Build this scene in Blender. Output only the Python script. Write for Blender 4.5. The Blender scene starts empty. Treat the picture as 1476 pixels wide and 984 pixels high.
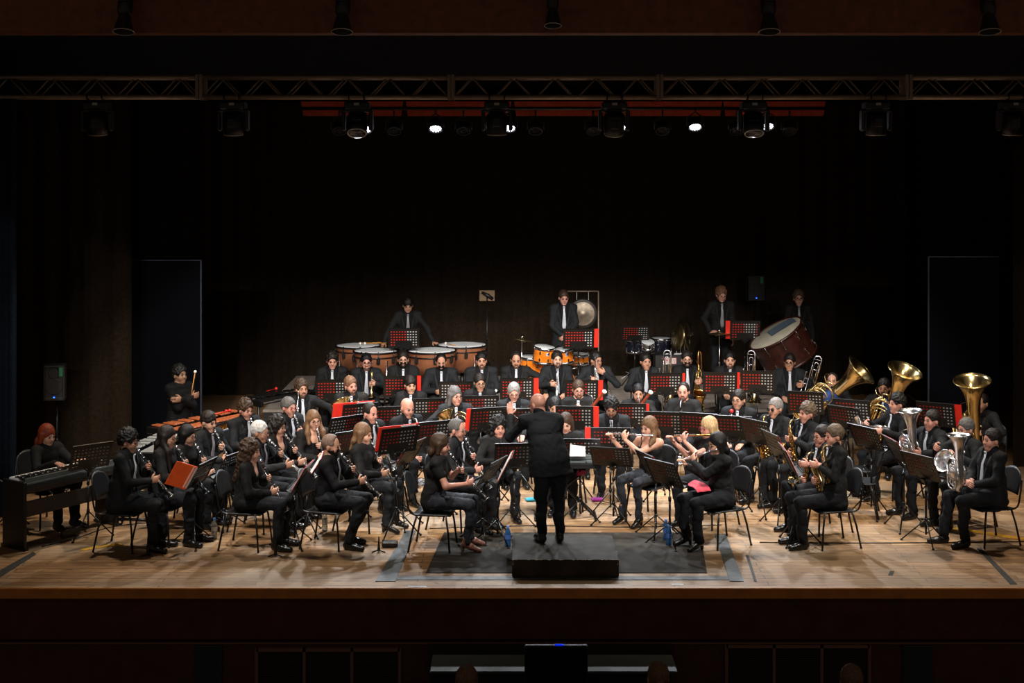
import bpy, math, random
import numpy as np
from mathutils import Vector, Matrix
random.seed(7)
SC = bpy.context.scene
COL = SC.collection
V = Vector
PI = math.pi
def R(d): return math.radians(d)
# camera model of the photograph: level camera 4.3 m above the stage boards, horizon on row 230
FPX, CX, HY, HC = 2050.0, 738.0, 230.0, 4.3
def at(px, py, Y):
    s = FPX / Y
    return V(((px - CX) / s, Y, HC - (py - HY) / s))
def floor_at(px, py, h=0.0):
    s = (py - HY) / (HC - h)
    return V(((px - CX) / s, FPX / s, h))

# ---------------------------------------------------------------- materials
def new_mat(name):
    m = bpy.data.materials.new(name); m.use_nodes = True
    nt = m.node_tree
    return m, nt, nt.nodes['Principled BSDF']
def M(name, col, rough=.5, metal=0.0, nscale=0, namt=.25, bump=0.0, bscale=150, emit=None, estr=1.0, spec=.5, sheen=0.0, coat=0.0, trans=0.0):
    m, nt, b = new_mat(name)
    N, L = nt.nodes, nt.links
    c = (*col, 1)
    b.inputs['Base Color'].default_value = c
    b.inputs['Roughness'].default_value = rough
    b.inputs['Metallic'].default_value = metal
    b.inputs['Specular IOR Level'].default_value = spec
    b.inputs['Sheen Weight'].default_value = sheen
    b.inputs['Coat Weight'].default_value = coat
    b.inputs['Transmission Weight'].default_value = trans
    tc = N.new('ShaderNodeTexCoord')
    if nscale:
        n = N.new('ShaderNodeTexNoise'); n.inputs['Scale'].default_value = nscale; n.inputs['Detail'].default_value = 4
        L.new(tc.outputs['Object'], n.inputs['Vector'])
        r = N.new('ShaderNodeValToRGB')
        r.color_ramp.elements[0].position = .3; r.color_ramp.elements[1].position = .72
        r.color_ramp.elements[0].color = (*[x * (1 - namt) for x in col], 1)
        r.color_ramp.elements[1].color = (*[min(1, x * (1 + namt)) for x in col], 1)
        L.new(n.outputs['Fac'], r.inputs['Fac']); L.new(r.outputs['Color'], b.inputs['Base Color'])
    if bump:
        n2 = N.new('ShaderNodeTexNoise'); n2.inputs['Scale'].default_value = bscale; n2.inputs['Detail'].default_value = 3
        L.new(tc.outputs['Object'], n2.inputs['Vector'])
        bp = N.new('ShaderNodeBump'); bp.inputs['Strength'].default_value = bump; bp.inputs['Distance'].default_value = .01
        L.new(n2.outputs['Fac'], bp.inputs['Height']); L.new(bp.outputs['Normal'], b.inputs['Normal'])
    if emit:
        b.inputs['Emission Color'].default_value = (*emit, 1); b.inputs['Emission Strength'].default_value = estr
    return m

MT = {}
MT['skin_a'] = M('skin_light', (.53, .285, .195), .48, nscale=30, namt=.12, bump=.08, bscale=300)
MT['skin_b'] = M('skin_tan', (.42, .21, .135), .48, nscale=30, namt=.12, bump=.08, bscale=300)
MT['skin_c'] = M('skin_pink', (.56, .27, .20), .42, nscale=30, namt=.15, bump=.08, bscale=300)
MT['skin_d'] = M('skin_brown', (.28, .15, .09), .5, nscale=30, namt=.12, bump=.08, bscale=300)
MT['lip'] = M('lip', (.36, .13, .11), .45)
MT['eye'] = M('eye', (.02, .014, .012), .2)
MT['suit'] = M('suit_wool', (.0095, .0112, .0135), .8, nscale=60, namt=.3, bump=.2, bscale=60, spec=.25)
MT['suit2'] = M('suit_dark_wool', (.0078, .0080, .0084), .8, nscale=60, namt=.3, bump=.2, bscale=60, spec=.25)
MT['top'] = M('black_top', (.0062, .0062, .0068), .8, nscale=60, namt=.3, bump=.2, bscale=60, spec=.25)
MT['shirt'] = M('black_shirt', (.0032, .0032, .0042), .8, nscale=60, namt=.2, bump=.15, bscale=60, spec=.18)
MT['trouser'] = M('trouser_cloth', (.008, .0095, .0125), .8, nscale=50, namt=.3, bump=.25, bscale=50, spec=.25)
MT['jean'] = M('dark_denim', (.012, .016, .026), .75, nscale=80, namt=.35, bump=.3, bscale=40)
MT['tie'] = M('silver_tie', (.47, .50, .57), .38, nscale=120, namt=.1, sheen=.2)
MT['tie2'] = M('grey_tie', (.22, .21, .24), .4, nscale=120, namt=.1)
MT['shoe'] = M('black_leather', (.008, .008, .008), .25)
MT['heel'] = M('flowered_shoe', (.26, .11, .08), .4, nscale=70, namt=.95)
HAIRC = {'black': (.005, .0045, .0045), 'dark': (.011, .0075, .006), 'brown': (.042, .022, .012), 'ash': (.095, .066, .043),
         'ginger': (.15, .075, .04), 'grey': (.20, .19, .185), 'white': (.48, .47, .46), 'blonde': (.45, .31, .16),
         'red': (.21, .036, .012), 'lbrown': (.14, .075, .036), 'salt': (.09, .085, .083), 'stubble': (.15, .095, .07)}
for k, c in HAIRC.items():
    MT['h_' + k] = M('hair_' + k, c, .5, nscale=70, namt=.5, bump=.5, bscale=90, spec=.3)
    for n in MT['h_' + k].node_tree.nodes:                # strands run downwards
        if n.type == 'TEX_NOISE':
            nt_ = MT['h_' + k].node_tree; mp_ = nt_.nodes.new('ShaderNodeMapping'); mp_.inputs['Scale'].default_value = (1.6, 1.6, .16)
            nt_.links.new(n.inputs['Vector'].links[0].from_socket, mp_.inputs['Vector']); nt_.links.new(mp_.outputs['Vector'], n.inputs['Vector'])
MT['glass_frame'] = M('spectacle_frame', (.01, .01, .01), .3)
MT['glass_red'] = M('red_spectacle_frame', (.25, .01, .02), .3)
MT['chrome'] = M('chrome', (.75, .76, .78), .18, 1.0)
MT['silver'] = M('silver_plate', (.86, .88, .92), .24, 1.0)
MT['brass'] = M('lacquered_brass', (.72, .55, .26), .20, 1.0, nscale=8, namt=.08)
MT['gold'] = M('dark_brass', (.58, .33, .11), .24, 1.0, nscale=8, namt=.1)
MT['cymbal'] = M('cymbal_bronze', (.62, .50, .26), .3, 1.0, nscale=20, namt=.15)
MT['gong'] = M('gong_bronze', (.30, .25, .19), .45, .6, nscale=12, namt=.35, bump=.3, bscale=30)
MT['gongrim'] = M('gong_dark_rim', (.035, .03, .026), .5, .4)
MT['ebony'] = M('black_wood', (.008, .008, .008), .28)
MT['basswood'] = M('red_bassoon_wood', (.26, .045, .016), .25, coat=.4, nscale=20)
MT['ivory'] = M('ivory_ring', (.75, .70, .6), .3)
MT['plastic'] = M('black_plastic', (.008, .0085, .009), .45, bump=.1, bscale=200)
MT['seat'] = M('chair_shell', (.010, .011, .013), .42, bump=.1, bscale=200)
MT['metal'] = M('black_tube', (.008, .008, .009), .32, .2)
MT['stand'] = M('stand_sheet', (.011, .010, .009), .42, .2)
MT['standb'] = M('brown_stand_sheet', (.035, .026, .019), .5, .1)
MT['green'] = M('green_clip', (.10, .45, .06), .5)
MT['redf'] = M('red_folder', (.80, .028, .014), .5, nscale=15, namt=.08)
MT['orangef'] = M('orange_folder', (.95, .13, .022), .5, nscale=15, namt=.06)
MT['paper'] = M('music_paper', (.72, .72, .72), .7, nscale=40, namt=.12)
MT['copper'] = M('timpani_copper', (.38, .145, .07), .36, .45, nscale=6, namt=.2)
MT['skinhead'] = M('drum_skin', (.70, .73, .75), .45, nscale=6, namt=.08)
MT['oldskin'] = M('calf_drum_skin', (.62, .58, .46), .5, nscale=7, namt=.15)
MT['orange'] = M('orange_maple', (.75, .20, .015), .22, nscale=9, namt=.2, coat=.5)
MT['bluedrum'] = M('midnight_drum', (.008, .010, .022), .2, coat=.5)
MT['mahog'] = M('mahogany', (.045, .012, .008), .35, nscale=12, namt=.4)
MT['cloth'] = M('blue_grey_cloth', (.10, .145, .20), .85, nscale=60)
MT['pink'] = M('pink_cloth', (.72, .07, .11), .8, nscale=40)
MT['bluecloth'] = M('blue_wrap', (.012, .045, .17), .8, nscale=60)
MT['woodbar'] = M('rosewood_bar', (.32, .085, .028), .4, nscale=25, namt=.35)
MT['alu'] = M('vibraphone_bar', (.50, .53, .55), .35, .85)
MT['white_key'] = M('white_key', (.78, .80, .82), .35)
MT['kbd'] = M('keyboard_shell', (.10, .125, .13), .5)
MT['piano'] = M('dark_piano_veneer', (.011, .009, .0085), .38, nscale=25, namt=.3)
MT['pianob'] = M('brown_piano_rail', (.026, .018, .015), .45, nscale=25, namt=.3)
MT['stubble_beard'] = M('stubble_beard', (.085, .048, .032), .6, nscale=80, namt=.4)
MT['beltan'] = M('mallet_stick', (.55, .25, .06), .5)
MT['whitefelt'] = M('white_felt', (.8, .78, .74), .9)
MT['redball'] = M('red_ball', (.75, .02, .02), .5)
MT['bottle'] = M('blue_bottle', (.06, .22, .55), .15, trans=.6)
MT['bottle2'] = M('clear_bottle', (.5, .55, .55), .15, trans=.7)
MT['lblue'] = M('bottle_label', (.08, .2, .6), .5)
MT['cyan'] = M('cyan_case', (.02, .35, .55), .5)
MT['magenta'] = M('magenta_case', (.35, .02, .30), .5)
MT['led_blue'] = M('blue_led', (0, .02, .1), .3, emit=(.02, .12, 1.0), estr=6)
MT['led_dim'] = M('blue_standby_light', (0, 0, .1), .3, emit=(.0, .03, 1.0), estr=.6)
MT['led_white'] = M('lit_led', (.8, .8, .85), .3, emit=(.85, .88, 1.0), estr=9)
MT['lens'] = M('glass_lens', (.02, .02, .025), .08)
MT['fixture'] = M('fixture_black', (.013, .012, .012), .4, nscale=15)
MT['fixgrey'] = M('fixture_rim', (.45, .43, .40), .4, .5)
MT['truss'] = M('aluminium_truss', (.32, .25, .19), .45, .35, nscale=10, namt=.15)
MT['label'] = M('white_plate', (.6, .58, .56), .5)
MT['plate_red'] = M('plate_red', (.4, .02, .03), .5)
MT['tanpaper'] = M('tan_card', (.25, .17, .10), .8)
MT['speaker'] = M('speaker_shell', (.018, .018, .018), .55, bump=.2, bscale=300)
MT['greensticker'] = M('green_sticker', (.02, .22, .08), .5)
MT['podium'] = M('black_stage_carpet', (.040, .0335, .026), .9, nscale=7, namt=.5, bump=.3, bscale=200)
MT['podedge'] = M('worn_podium_edge', (.22, .17, .11), .8, nscale=30, namt=.8)
MT['carpet'] = M('dark_grey_carpet', (.037, .032, .026), .95, nscale=4, namt=.45, bump=.3, bscale=250)
MT['tape'] = M('grey_cable_tape', (.085, .095, .10), .6, nscale=14, namt=.4)
MT['dtape'] = M('dark_tape', (.025, .022, .02), .7, nscale=14, namt=.5)
MT['ytape'] = M('yellow_tape', (.62, .33, .02), .6, nscale=14, namt=.2)

# ---------------------------------------------------------------- mesh builder
def nrm(v):
    v = V(v)
    return v.normalized() if v.length > 1e-9 else V((0, 0, 1))
def frame(o, z, xh=(1, 0, 0)):
    z = nrm(z); x = V(xh); x = x - z * x.dot(z)
    if x.length < 1e-4:
        x = V((0, 1, 0)) - z * z.y
    x.normalize(); y = z.cross(x)
    m = Matrix((x, y, z)).transposed().to_4x4(); m.translation = V(o)
    return m
def catmull(pts, n=6):
    P = [V(p) for p in pts]; out = []
    for i in range(len(P) - 1):
        p0, p1, p2, p3 = P[max(i - 1, 0)], P[i], P[i + 1], P[min(i + 2, len(P) - 1)]
        for j in range(n):
            t = j / n
            out.append(.5 * (2 * p1 + (p2 - p0) * t + (2 * p0 - 5 * p1 + 4 * p2 - p3) * t * t + (3 * p1 - p0 - 3 * p2 + p3) * t ** 3))
    out.append(P[-1]); return out
def lerps(r, n):
    m = len(r) - 1; out = []
    for i in range(n):
        t = i / (n - 1) * m; k = min(int(t), m - 1)
        out.append(r[k] + (r[k + 1] - r[k]) * (t - k))
    return out

class MB:
    def __init__(s):
        s.v, s.f, s.m, s.sm = [], [], [], []
    def raw(s, vs, fs, mi=0, smooth=False, M4=None):
        b = len(s.v)
        s.v += [tuple(M4 @ V(p)) if M4 else tuple(p) for p in vs]
        s.f += [tuple(b + i for i in f) for f in fs]
        s.m += [mi] * len(fs); s.sm += [smooth] * len(fs)
        return s
    def box(s, c, d, mi=0, M4=None, bev=0.0):
        x, y, z = d[0] / 2, d[1] / 2, d[2] / 2; c = V(c)
        if bev <= 0:
            vs = [c + V((a * x, b * y, e * z)) for a in (-1, 1) for b in (-1, 1) for e in (-1, 1)]
            fs = [(0, 1, 3, 2), (4, 6, 7, 5), (0, 4, 5, 1), (2, 3, 7, 6), (0, 2, 6, 4), (1, 5, 7, 3)]
            return s.raw(vs, fs, mi, False, M4)
        b = min(bev, x, y, z)
        ring = []
        for zz, q in ((-z, b), (-z + b, 0), (z - b, 0), (z, b)):
            xx, yy = x - q, y - q
            bb = b * .6
            ring.append([c + V(p + (zz,)) for p in ((-xx + bb, -yy), (xx - bb, -yy), (xx, -yy + bb), (xx, yy - bb), (xx - bb, yy), (-xx + bb, yy), (-xx, yy - bb), (-xx, -yy + bb))])
        vs = sum(ring, []); fs = [tuple(reversed(range(8))), tuple(range(24, 32))]
        for r in range(3):
            for i in range(8):
                j = (i + 1) % 8
                fs.append((r * 8 + i, r * 8 + j, r * 8 + 8 + j, r * 8 + 8 + i))
        return s.raw(vs, fs, mi, False, M4)
    def tube(s, path, rad, n=8, mi=0, M4=None, caps=True, flat=None, smooth=True):
        P = [V(p) for p in path]; k = len(P)
        rs = [rad] * k if not isinstance(rad, (list, tuple)) else (list(rad) if len(rad) == k else lerps(rad, k))
        T = [nrm(P[min(i + 1, k - 1)] - P[max(i - 1, 0)]) for i in range(k)]
        if flat:
            u = V(flat[0])
        else:
            u = V((1, 0, 0)) if abs(T[0].x) < .9 else V((0, 1, 0))
        vs = []
        for i in range(k):
            u = u - T[i] * u.dot(T[i])
            u = nrm(u) if u.length > 1e-5 else nrm(T[i].orthogonal())
            w = T[i].cross(u); q = flat[1] if flat else 1
            for j in range(n):
                a = 2 * PI * j / n
                vs.append(P[i] + u * (rs[i] * math.cos(a)) + w * (rs[i] * q * math.sin(a)))
        fs = []
        for i in range(k - 1):
            for j in range(n):
                j2 = (j + 1) % n
                fs.append((i * n + j, i * n + j2, i * n + n + j2, i * n + n + j))
        if caps:
            fs.append(tuple(reversed(range(n)))); fs.append(tuple(range((k - 1) * n, k * n)))
        return s.raw(vs, fs, mi, smooth, M4)
    def bar(s, a, b, r, n=6, mi=0, M4=None):
        return s.tube([a, b], r, n, mi, M4)
    def lathe(s, prof, n=24, mi=0, M4=None, smooth=True, cap0=False, cap1=False):
        vs = []
        for (r, z) in prof:
            for j in range(n):
                a = 2 * PI * j / n
                vs.append((r * math.cos(a), r * math.sin(a), z))
        fs = []
        for i in range(len(prof) - 1):
            for j in range(n):
                j2 = (j + 1) % n
                fs.append((i * n + j, i * n + j2, i * n + n + j2, i * n + n + j))
        if cap0: fs.append(tuple(reversed(range(n))))
        if cap1: fs.append(tuple(range((len(prof) - 1) * n, len(prof) * n)))
        return s.raw(vs, fs, mi, smooth, M4)
    def disc(s, r, z0, z1, n=24, mi=0, M4=None):
        return s.lathe([(r, z0), (r, z1)], n, mi, M4, False, True, True)
    def ball(s, c, r, n=8, mi=0, M4=None):
        r = r if isinstance(r, (tuple, list)) else (r, r, r); c = V(c)
        vs = [c + V((0, 0, -r[2]))]
        h = max(4, n // 2 + 1)
        for i in range(1, h):
            p = -PI / 2 + PI * i / h
            for j in range(n):
                a = 2 * PI * j / n
                vs.append(c + V((r[0] * math.cos(p) * math.cos(a), r[1] * math.cos(p) * math.sin(a), r[2] * math.sin(p))))
        vs.append(c + V((0, 0, r[2]))); e = len(vs) - 1
        fs = [(0, 1 + (j + 1) % n, 1 + j) for j in range(n)]
        for i in range(h - 2):
            for j in range(n):
                j2 = (j + 1) % n
                fs.append((1 + i * n + j, 1 + i * n + j2, 1 + i * n + n + j2, 1 + i * n + n + j))
        fs += [(e, e - n + j, e - n + (j + 1) % n) for j in range(n)]
        return s.raw(vs, fs, mi, True, M4)
    def prism(s, poly, y0, y1, mi=0, M4=None):          # outline in x,z extruded along y
        n = len(poly)
        vs = [(x, y0, z) for x, z in poly] + [(x, y1, z) for x, z in poly]
        fs = [tuple(range(n)), tuple(reversed(range(n, 2 * n)))]
        fs += [(i, i + n, (i + 1) % n + n, (i + 1) % n) for i in range(n)]
        return s.raw(vs, fs, mi, False, M4)
    def torus(s, Rr, r, n=32, k=8, mi=0, M4=None, a0=0, a1=2 * PI):
        full = abs(a1 - a0 - 2 * PI) < 1e-6
        cnt = n if full else n + 1
        vs, fs = [], []
        for i in range(cnt):
            a = a0 + (a1 - a0) * i / n
            for j in range(k):
                b = 2 * PI * j / k
                q = Rr + r * math.cos(b)
                vs.append((q * math.cos(a), q * math.sin(a), r * math.sin(b)))
        for i in range(n):
            i2 = (i + 1) % cnt
            for j in range(k):
                j2 = (j + 1) % k
                fs.append((i * k + j, i2 * k + j, i2 * k + j2, i * k + j2))
        return s.raw(vs, fs, mi, True, M4)
    def build(s, name, mats, parent=None):
        me = bpy.data.meshes.new(name)
        me.from_pydata(s.v, [], s.f)
        mats = mats if isinstance(mats, (list, tuple)) else [mats]
        for m in mats: me.materials.append(MT[m] if isinstance(m, str) else m)
        me.polygons.foreach_set('material_index', s.m)
        me.polygons.foreach_set('use_smooth', s.sm)
        me.update()
        o = bpy.data.objects.new(name, me); COL.objects.link(o)
        if parent: o.parent = parent
        return o

def tag(o, label=None, cat=None, group=None, kind=None):
    if label: o['label'] = label
    if cat: o['category'] = cat
    if group: o['group'] = group
    if kind: o['kind'] = kind
    return o
def empty(name, label=None, cat=None, group=None, loc=(0, 0, 0), rz=0):
    o = bpy.data.objects.new(name, None); COL.objects.link(o)
    o.location = loc; o.rotation_euler = (0, 0, rz); o.empty_display_size = .1
    return tag(o, label, cat, group)
KIDS = {}
def kids(o):
    return [c for c in bpy.data.objects if c.parent == o]
def freeze(root):                                     # remember a finished thing's tree so that it can be copied
    KIDS[root.name] = [(c, kids(c)) for c in kids(root)]
    return root
USED = set()
def dup(root, mat, label, cat, group=None):
    """first use places the built thing itself, later ones copy it with its parts and sub-parts"""
    if root.name not in USED:
        USED.add(root.name); r = root
    else:
        r = root.copy(); COL.objects.link(r)
        for c, gs in KIDS[root.name]:
            c2 = c.copy(); COL.objects.link(c2); c2.parent = r; c2.matrix_parent_inverse = Matrix()
            for g in gs:
                g2 = g.copy(); COL.objects.link(g2); g2.parent = c2; g2.matrix_parent_inverse = Matrix()
    r.matrix_world = mat
    for k in ('label', 'category', 'group'):
        if k in r: del r[k]
    return tag(r, label, cat, group)
def TR(loc, rz=0, s=1):
    return Matrix.Translation(V(loc)) @ Matrix.Rotation(rz, 4, 'Z') @ Matrix.Scale(s, 4)
def struct(name, mb, mats):
    return tag(mb.build(name, mats), kind='structure')
KEY, HOUSE, TOP, REAR, AMB, EXPO = 850, 880, 270, 640, .075, 0.0
# ---------------------------------------------------------------- people: smooth bodies grown from distance fields
class Prim:
    __slots__ = ('f', 'lo', 'hi', 'op', 'k')
    def __init__(s, f, lo, hi, op='u', k=.02):
        s.f, s.lo, s.hi, s.op, s.k = f, np.array(lo, float), np.array(hi, float), op, k
def cone(a, b, ra, rb, k=.02, op='u'):
    a, b = np.array(a, float), np.array(b, float); d = b - a; dd = max(float(d @ d), 1e-9); r = max(ra, rb)
    def f(x, y, z):
        t = np.clip(((x - a[0]) * d[0] + (y - a[1]) * d[1] + (z - a[2]) * d[2]) / dd, 0, 1)
        return np.sqrt((x - a[0] - t * d[0]) ** 2 + (y - a[1] - t * d[1]) ** 2 + (z - a[2] - t * d[2]) ** 2) - (ra + (rb - ra) * t)
    return Prim(f, np.minimum(a, b) - r, np.maximum(a, b) + r, op, k)
def ell(c, r, R3=None, o=(0, 0, 0), k=.015, op='u', amp=0, fr=60):
    """ellipsoid centred on c of a frame (R3, o); amp adds a curly relief"""
    c, r, o = np.array(c, float), np.array(r, float), np.array(o, float)
    Q = np.eye(3) if R3 is None else np.array(R3)
    w = Q @ c + o; rm = r.max() + amp
    def f(x, y, z):
        X, Y, Z = x - o[0], y - o[1], z - o[2]
        a = Q[0, 0] * X + Q[1, 0] * Y + Q[2, 0] * Z - c[0]
        b = Q[0, 1] * X + Q[1, 1] * Y + Q[2, 1] * Z - c[1]
        e = Q[0, 2] * X + Q[1, 2] * Y + Q[2, 2] * Z - c[2]
        k0 = np.sqrt((a / r[0]) ** 2 + (b / r[1]) ** 2 + (e / r[2]) ** 2)
        k1 = np.sqrt((a / r[0] ** 2) ** 2 + (b / r[1] ** 2) ** 2 + (e / r[2] ** 2) ** 2) + 1e-9
        d = k0 * (k0 - 1) / k1
        if amp:
            d = d - amp * (np.sin(fr * a + 1.3 * np.sin(fr * .7 * e)) * np.sin(fr * 1.1 * b + np.sin(fr * .6 * a)) * np.sin(fr * .9 * e + 1) + .35 * np.sin(fr * 2.1 * e + 3 * np.sin(fr * a)))
        return d
    return Prim(f, w - rm, w + rm, op, k)
def econe(a, b, u, wa, wb, da, db, k=.02, op='u'):
    a, b, u = np.array(a, float), np.array(b, float), np.array(u, float)
    d = b - a; L = np.linalg.norm(d); ax = d / L
    u = u - ax * (u @ ax); u /= np.linalg.norm(u); v = np.cross(ax, u); r = max(wa, wb, da, db)
    def f(x, y, z):
        X, Y, Z = x - a[0], y - a[1], z - a[2]
        s = X * ax[0] + Y * ax[1] + Z * ax[2]
        t = np.clip(s / L, 0, 1); ex = s - t * L
        w = wa + (wb - wa) * t; q = da + (db - da) * t
        return (np.sqrt(((X * u[0] + Y * u[1] + Z * u[2]) / w) ** 2 + ((X * v[0] + Y * v[1] + Z * v[2]) / q) ** 2 + (ex / q) ** 2) - 1) * np.minimum(w, q)
    return Prim(f, np.minimum(a, b) - r, np.maximum(a, b) + r, op, k)
def field(f, op='i', k=.004):
    return Prim(f, (-9, -9, -9), (9, 9, 9), op, k)
def half(R3, o, n, off, op='i', k=.006):
    """keep (op i) what lies on the negative side of a plane given in a frame"""
    w = np.array(R3) @ np.array(n, float); o = np.array(o, float)
    return field(lambda x, y, z: (x - o[0]) * w[0] + (y - o[1]) * w[1] + (z - o[2]) * w[2] - off, op, k)
def blend(D, d, op, k):
    if op == 'u':
        h = np.clip(.5 + .5 * (d - D) / k, 0, 1); return d + (D - d) * h - k * h * (1 - h)
    if op == 's': d = -d
    h = np.clip(.5 - .5 * (d - D) / k, 0, 1); return d + (D - d) * h + k * h * (1 - h)
def ev(prims, P):
    P = np.asarray(P, float); D = np.full(len(P), 9.0)
    for p in prims: D = blend(D, p.f(P[:, 0], P[:, 1], P[:, 2]), p.op, p.k)
    return D
def axis(lo, hi, h, fine=None):
    if fine is None: return np.arange(lo, hi + h, h)
    a, b, fh = fine; a, b = max(a, lo), min(b, hi)
    return np.concatenate([np.arange(a - h, lo - h, -h)[::-1], np.arange(a, b, fh), np.arange(b + fh * .5, hi + h, h)])
def iso(prims, h, fine=None):
    us = [p for p in prims if p.op == 'u']
    lo = np.min([p.lo for p in us], 0) - 2 * h; hi = np.max([p.hi for p in us], 0) + 2 * h
    A = [axis(lo[i], hi[i], h, None if fine is None else (fine[0][i], fine[1][i], fine[2])) for i in range(3)]
    D = np.full((len(A[0]), len(A[1]), len(A[2])), .3, np.float32)
    for p in prims:
        m = p.k + h * 2
        sl = tuple(slice(max(0, np.searchsorted(A[i], p.lo[i] - m) - 1), np.searchsorted(A[i], p.hi[i] + m) + 1) for i in range(3))
        x, y, z = (A[i][sl[i]].astype(np.float32) for i in range(3))
        D[sl] = blend(D[sl], p.f(x[:, None, None], y[None, :, None], z[None, None, :]), p.op, p.k)
    return nets(D, A)
def nets(D, A):
    S = D < 0
    n = sum(S[a:S.shape[0] - 1 + a, b:S.shape[1] - 1 + b, c:S.shape[2] - 1 + c].astype(np.int8) for a in (0, 1) for b in (0, 1) for c in (0, 1))
    act = (n > 0) & (n < 8); I = np.argwhere(act)
    if not len(I): return [], []
    num = np.full(act.shape, -1, np.int32); num[act] = np.arange(len(I))
    corners = [(a, b, c) for a in (0, 1) for b in (0, 1) for c in (0, 1)]
    val = np.stack([D[I[:, 0] + a, I[:, 1] + b, I[:, 2] + c] for a, b, c in corners], 1)
    acc = np.zeros((len(I), 3)); cnt = np.zeros(len(I))
    for i in range(8):
        for j in range(i + 1, 8):
            ci, cj = np.array(corners[i]), np.array(corners[j])
            if np.abs(ci - cj).sum() != 1: continue
            x = (val[:, i] < 0) != (val[:, j] < 0)
            t = np.where(x, val[:, i] / np.where(x, val[:, i] - val[:, j], 1), 0)
            acc += np.where(x[:, None], ci + t[:, None] * (cj - ci), 0); cnt += x
    fr = acc / cnt[:, None]
    vs = np.stack([A[k][I[:, k]] + fr[:, k] * (A[k][I[:, k] + 1] - A[k][I[:, k]]) for k in range(3)], 1)
    quads = []
    for ax in range(3):
        o1, o2 = [(1, 2), (2, 0), (0, 1)][ax]
        sa = [slice(None)] * 3; sb = [slice(None)] * 3
        sa[ax], sb[ax] = slice(0, -1), slice(1, None)
        E = np.argwhere(S[tuple(sa)] != S[tuple(sb)])
        E = E[(E[:, o1] > 0) & (E[:, o2] > 0) & (E[:, o1] < act.shape[o1]) & (E[:, o2] < act.shape[o2])]
        if not len(E): continue
        ins = S[E[:, 0], E[:, 1], E[:, 2]]
        def cell(d1, d2):
            q = E.copy(); q[:, o1] += d1; q[:, o2] += d2
            return num[q[:, 0], q[:, 1], q[:, 2]]
        q = np.stack([cell(-1, -1), cell(0, -1), cell(0, 0), cell(-1, 0)], 1)
        q[~ins] = q[~ins][:, ::-1]
        quads.append(q[(q >= 0).all(1)])
    F = np.concatenate(quads)
    return vs, F
def mesh_iso(mb, prims, h, mi=0, fine=None):
    vs, F = iso(prims, h, fine)
    if len(vs): mb.raw(vs.tolist(), F.tolist(), mi, True)

def ik(S, W, l1, l2, hint):
    S, W = V(S), V(W); d = W - S; L = d.length
    if L > (l1 + l2) * .995:
        W = S + d * ((l1 + l2) * .995 / L); d = W - S; L = d.length
    a = (l1 * l1 - l2 * l2 + L * L) / (2 * L); hgt = math.sqrt(max(l1 * l1 - a * a, 1e-6))
    n = nrm(d); p = V(hint) - n * V(hint).dot(n)
    return S + n * a + nrm(p) * hgt, W
def hand(mb, W, d, n, side, curl=.6, mi=0):
    """a palm, four unequal bent fingers and a thumb; d points along the fingers, n out of the palm, side towards the thumb"""
    W, d = V(W), nrm(d); n = nrm(V(n) - d * V(n).dot(d)); s = nrm(V(side) - d * V(side).dot(d) - n * V(side).dot(n))
    mb.tube([W - d * .03, W, W + d * .035, W + d * .078, W + d * .092], [.027, .029, .037, .041, .036], 10, mi, flat=(s, .42))
    for off, ln in ((.028, .074), (.0095, .083), (-.0095, .077), (-.028, .060)):
        p = W + d * .082 + s * off; a = curl * .55; pts = [p - d * .02, p]
        for q in (.45, .32, .25):
            p = p + (d * math.cos(a) + n * math.sin(a)) * ln * q; pts.append(p.copy()); a += curl * .6
        mb.tube(pts, [.0095, .0098, .009, .0082, .0062], 6, mi)
    b = W + d * .022 + s * .026
    t1 = b + (d * .55 + s * .62 + n * .35).normalized() * .042
    t2 = t1 + (d * .85 + s * .1 + n * .5).normalized() * .034
    mb.tube([b - s * .014, b, t1, t2], [.013, .0135, .011, .0075], 6, mi)

def cloth_folds(vs, amp, seed, down=0):
    """soft folds pressed into a garment"""
    rr = random.Random(seed); vs = np.array(vs); d = np.zeros(len(vs))
    for wl, a in ((.16, .9), (.11, .8), (.075, .7), (.05, .45), (.034, .25)):
        for _ in range(2):
            k = np.array([rr.gauss(0, 1), rr.gauss(0, 1), rr.gauss(0, .7) + .4]); k *= 2 * PI / wl / np.linalg.norm(k)
            q = np.array([rr.gauss(0, 1), rr.gauss(0, 1), rr.gauss(0, 1)]) * 5
            d += a * (1 - 2 * np.abs(np.sin((vs @ k) * .5 + 1.2 * np.sin(vs @ q) + rr.uniform(0, 6))) ** .8) * .5
    c = np.array([np.sin(vs[:, 2] * 23 + seed), np.cos(vs[:, 2] * 19 + seed), .3 * np.sin(vs[:, 0] * 21)]).T
    return vs + (amp * d)[:, None] * (c / (np.linalg.norm(c, axis=1)[:, None] + 1e-6))

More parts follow.
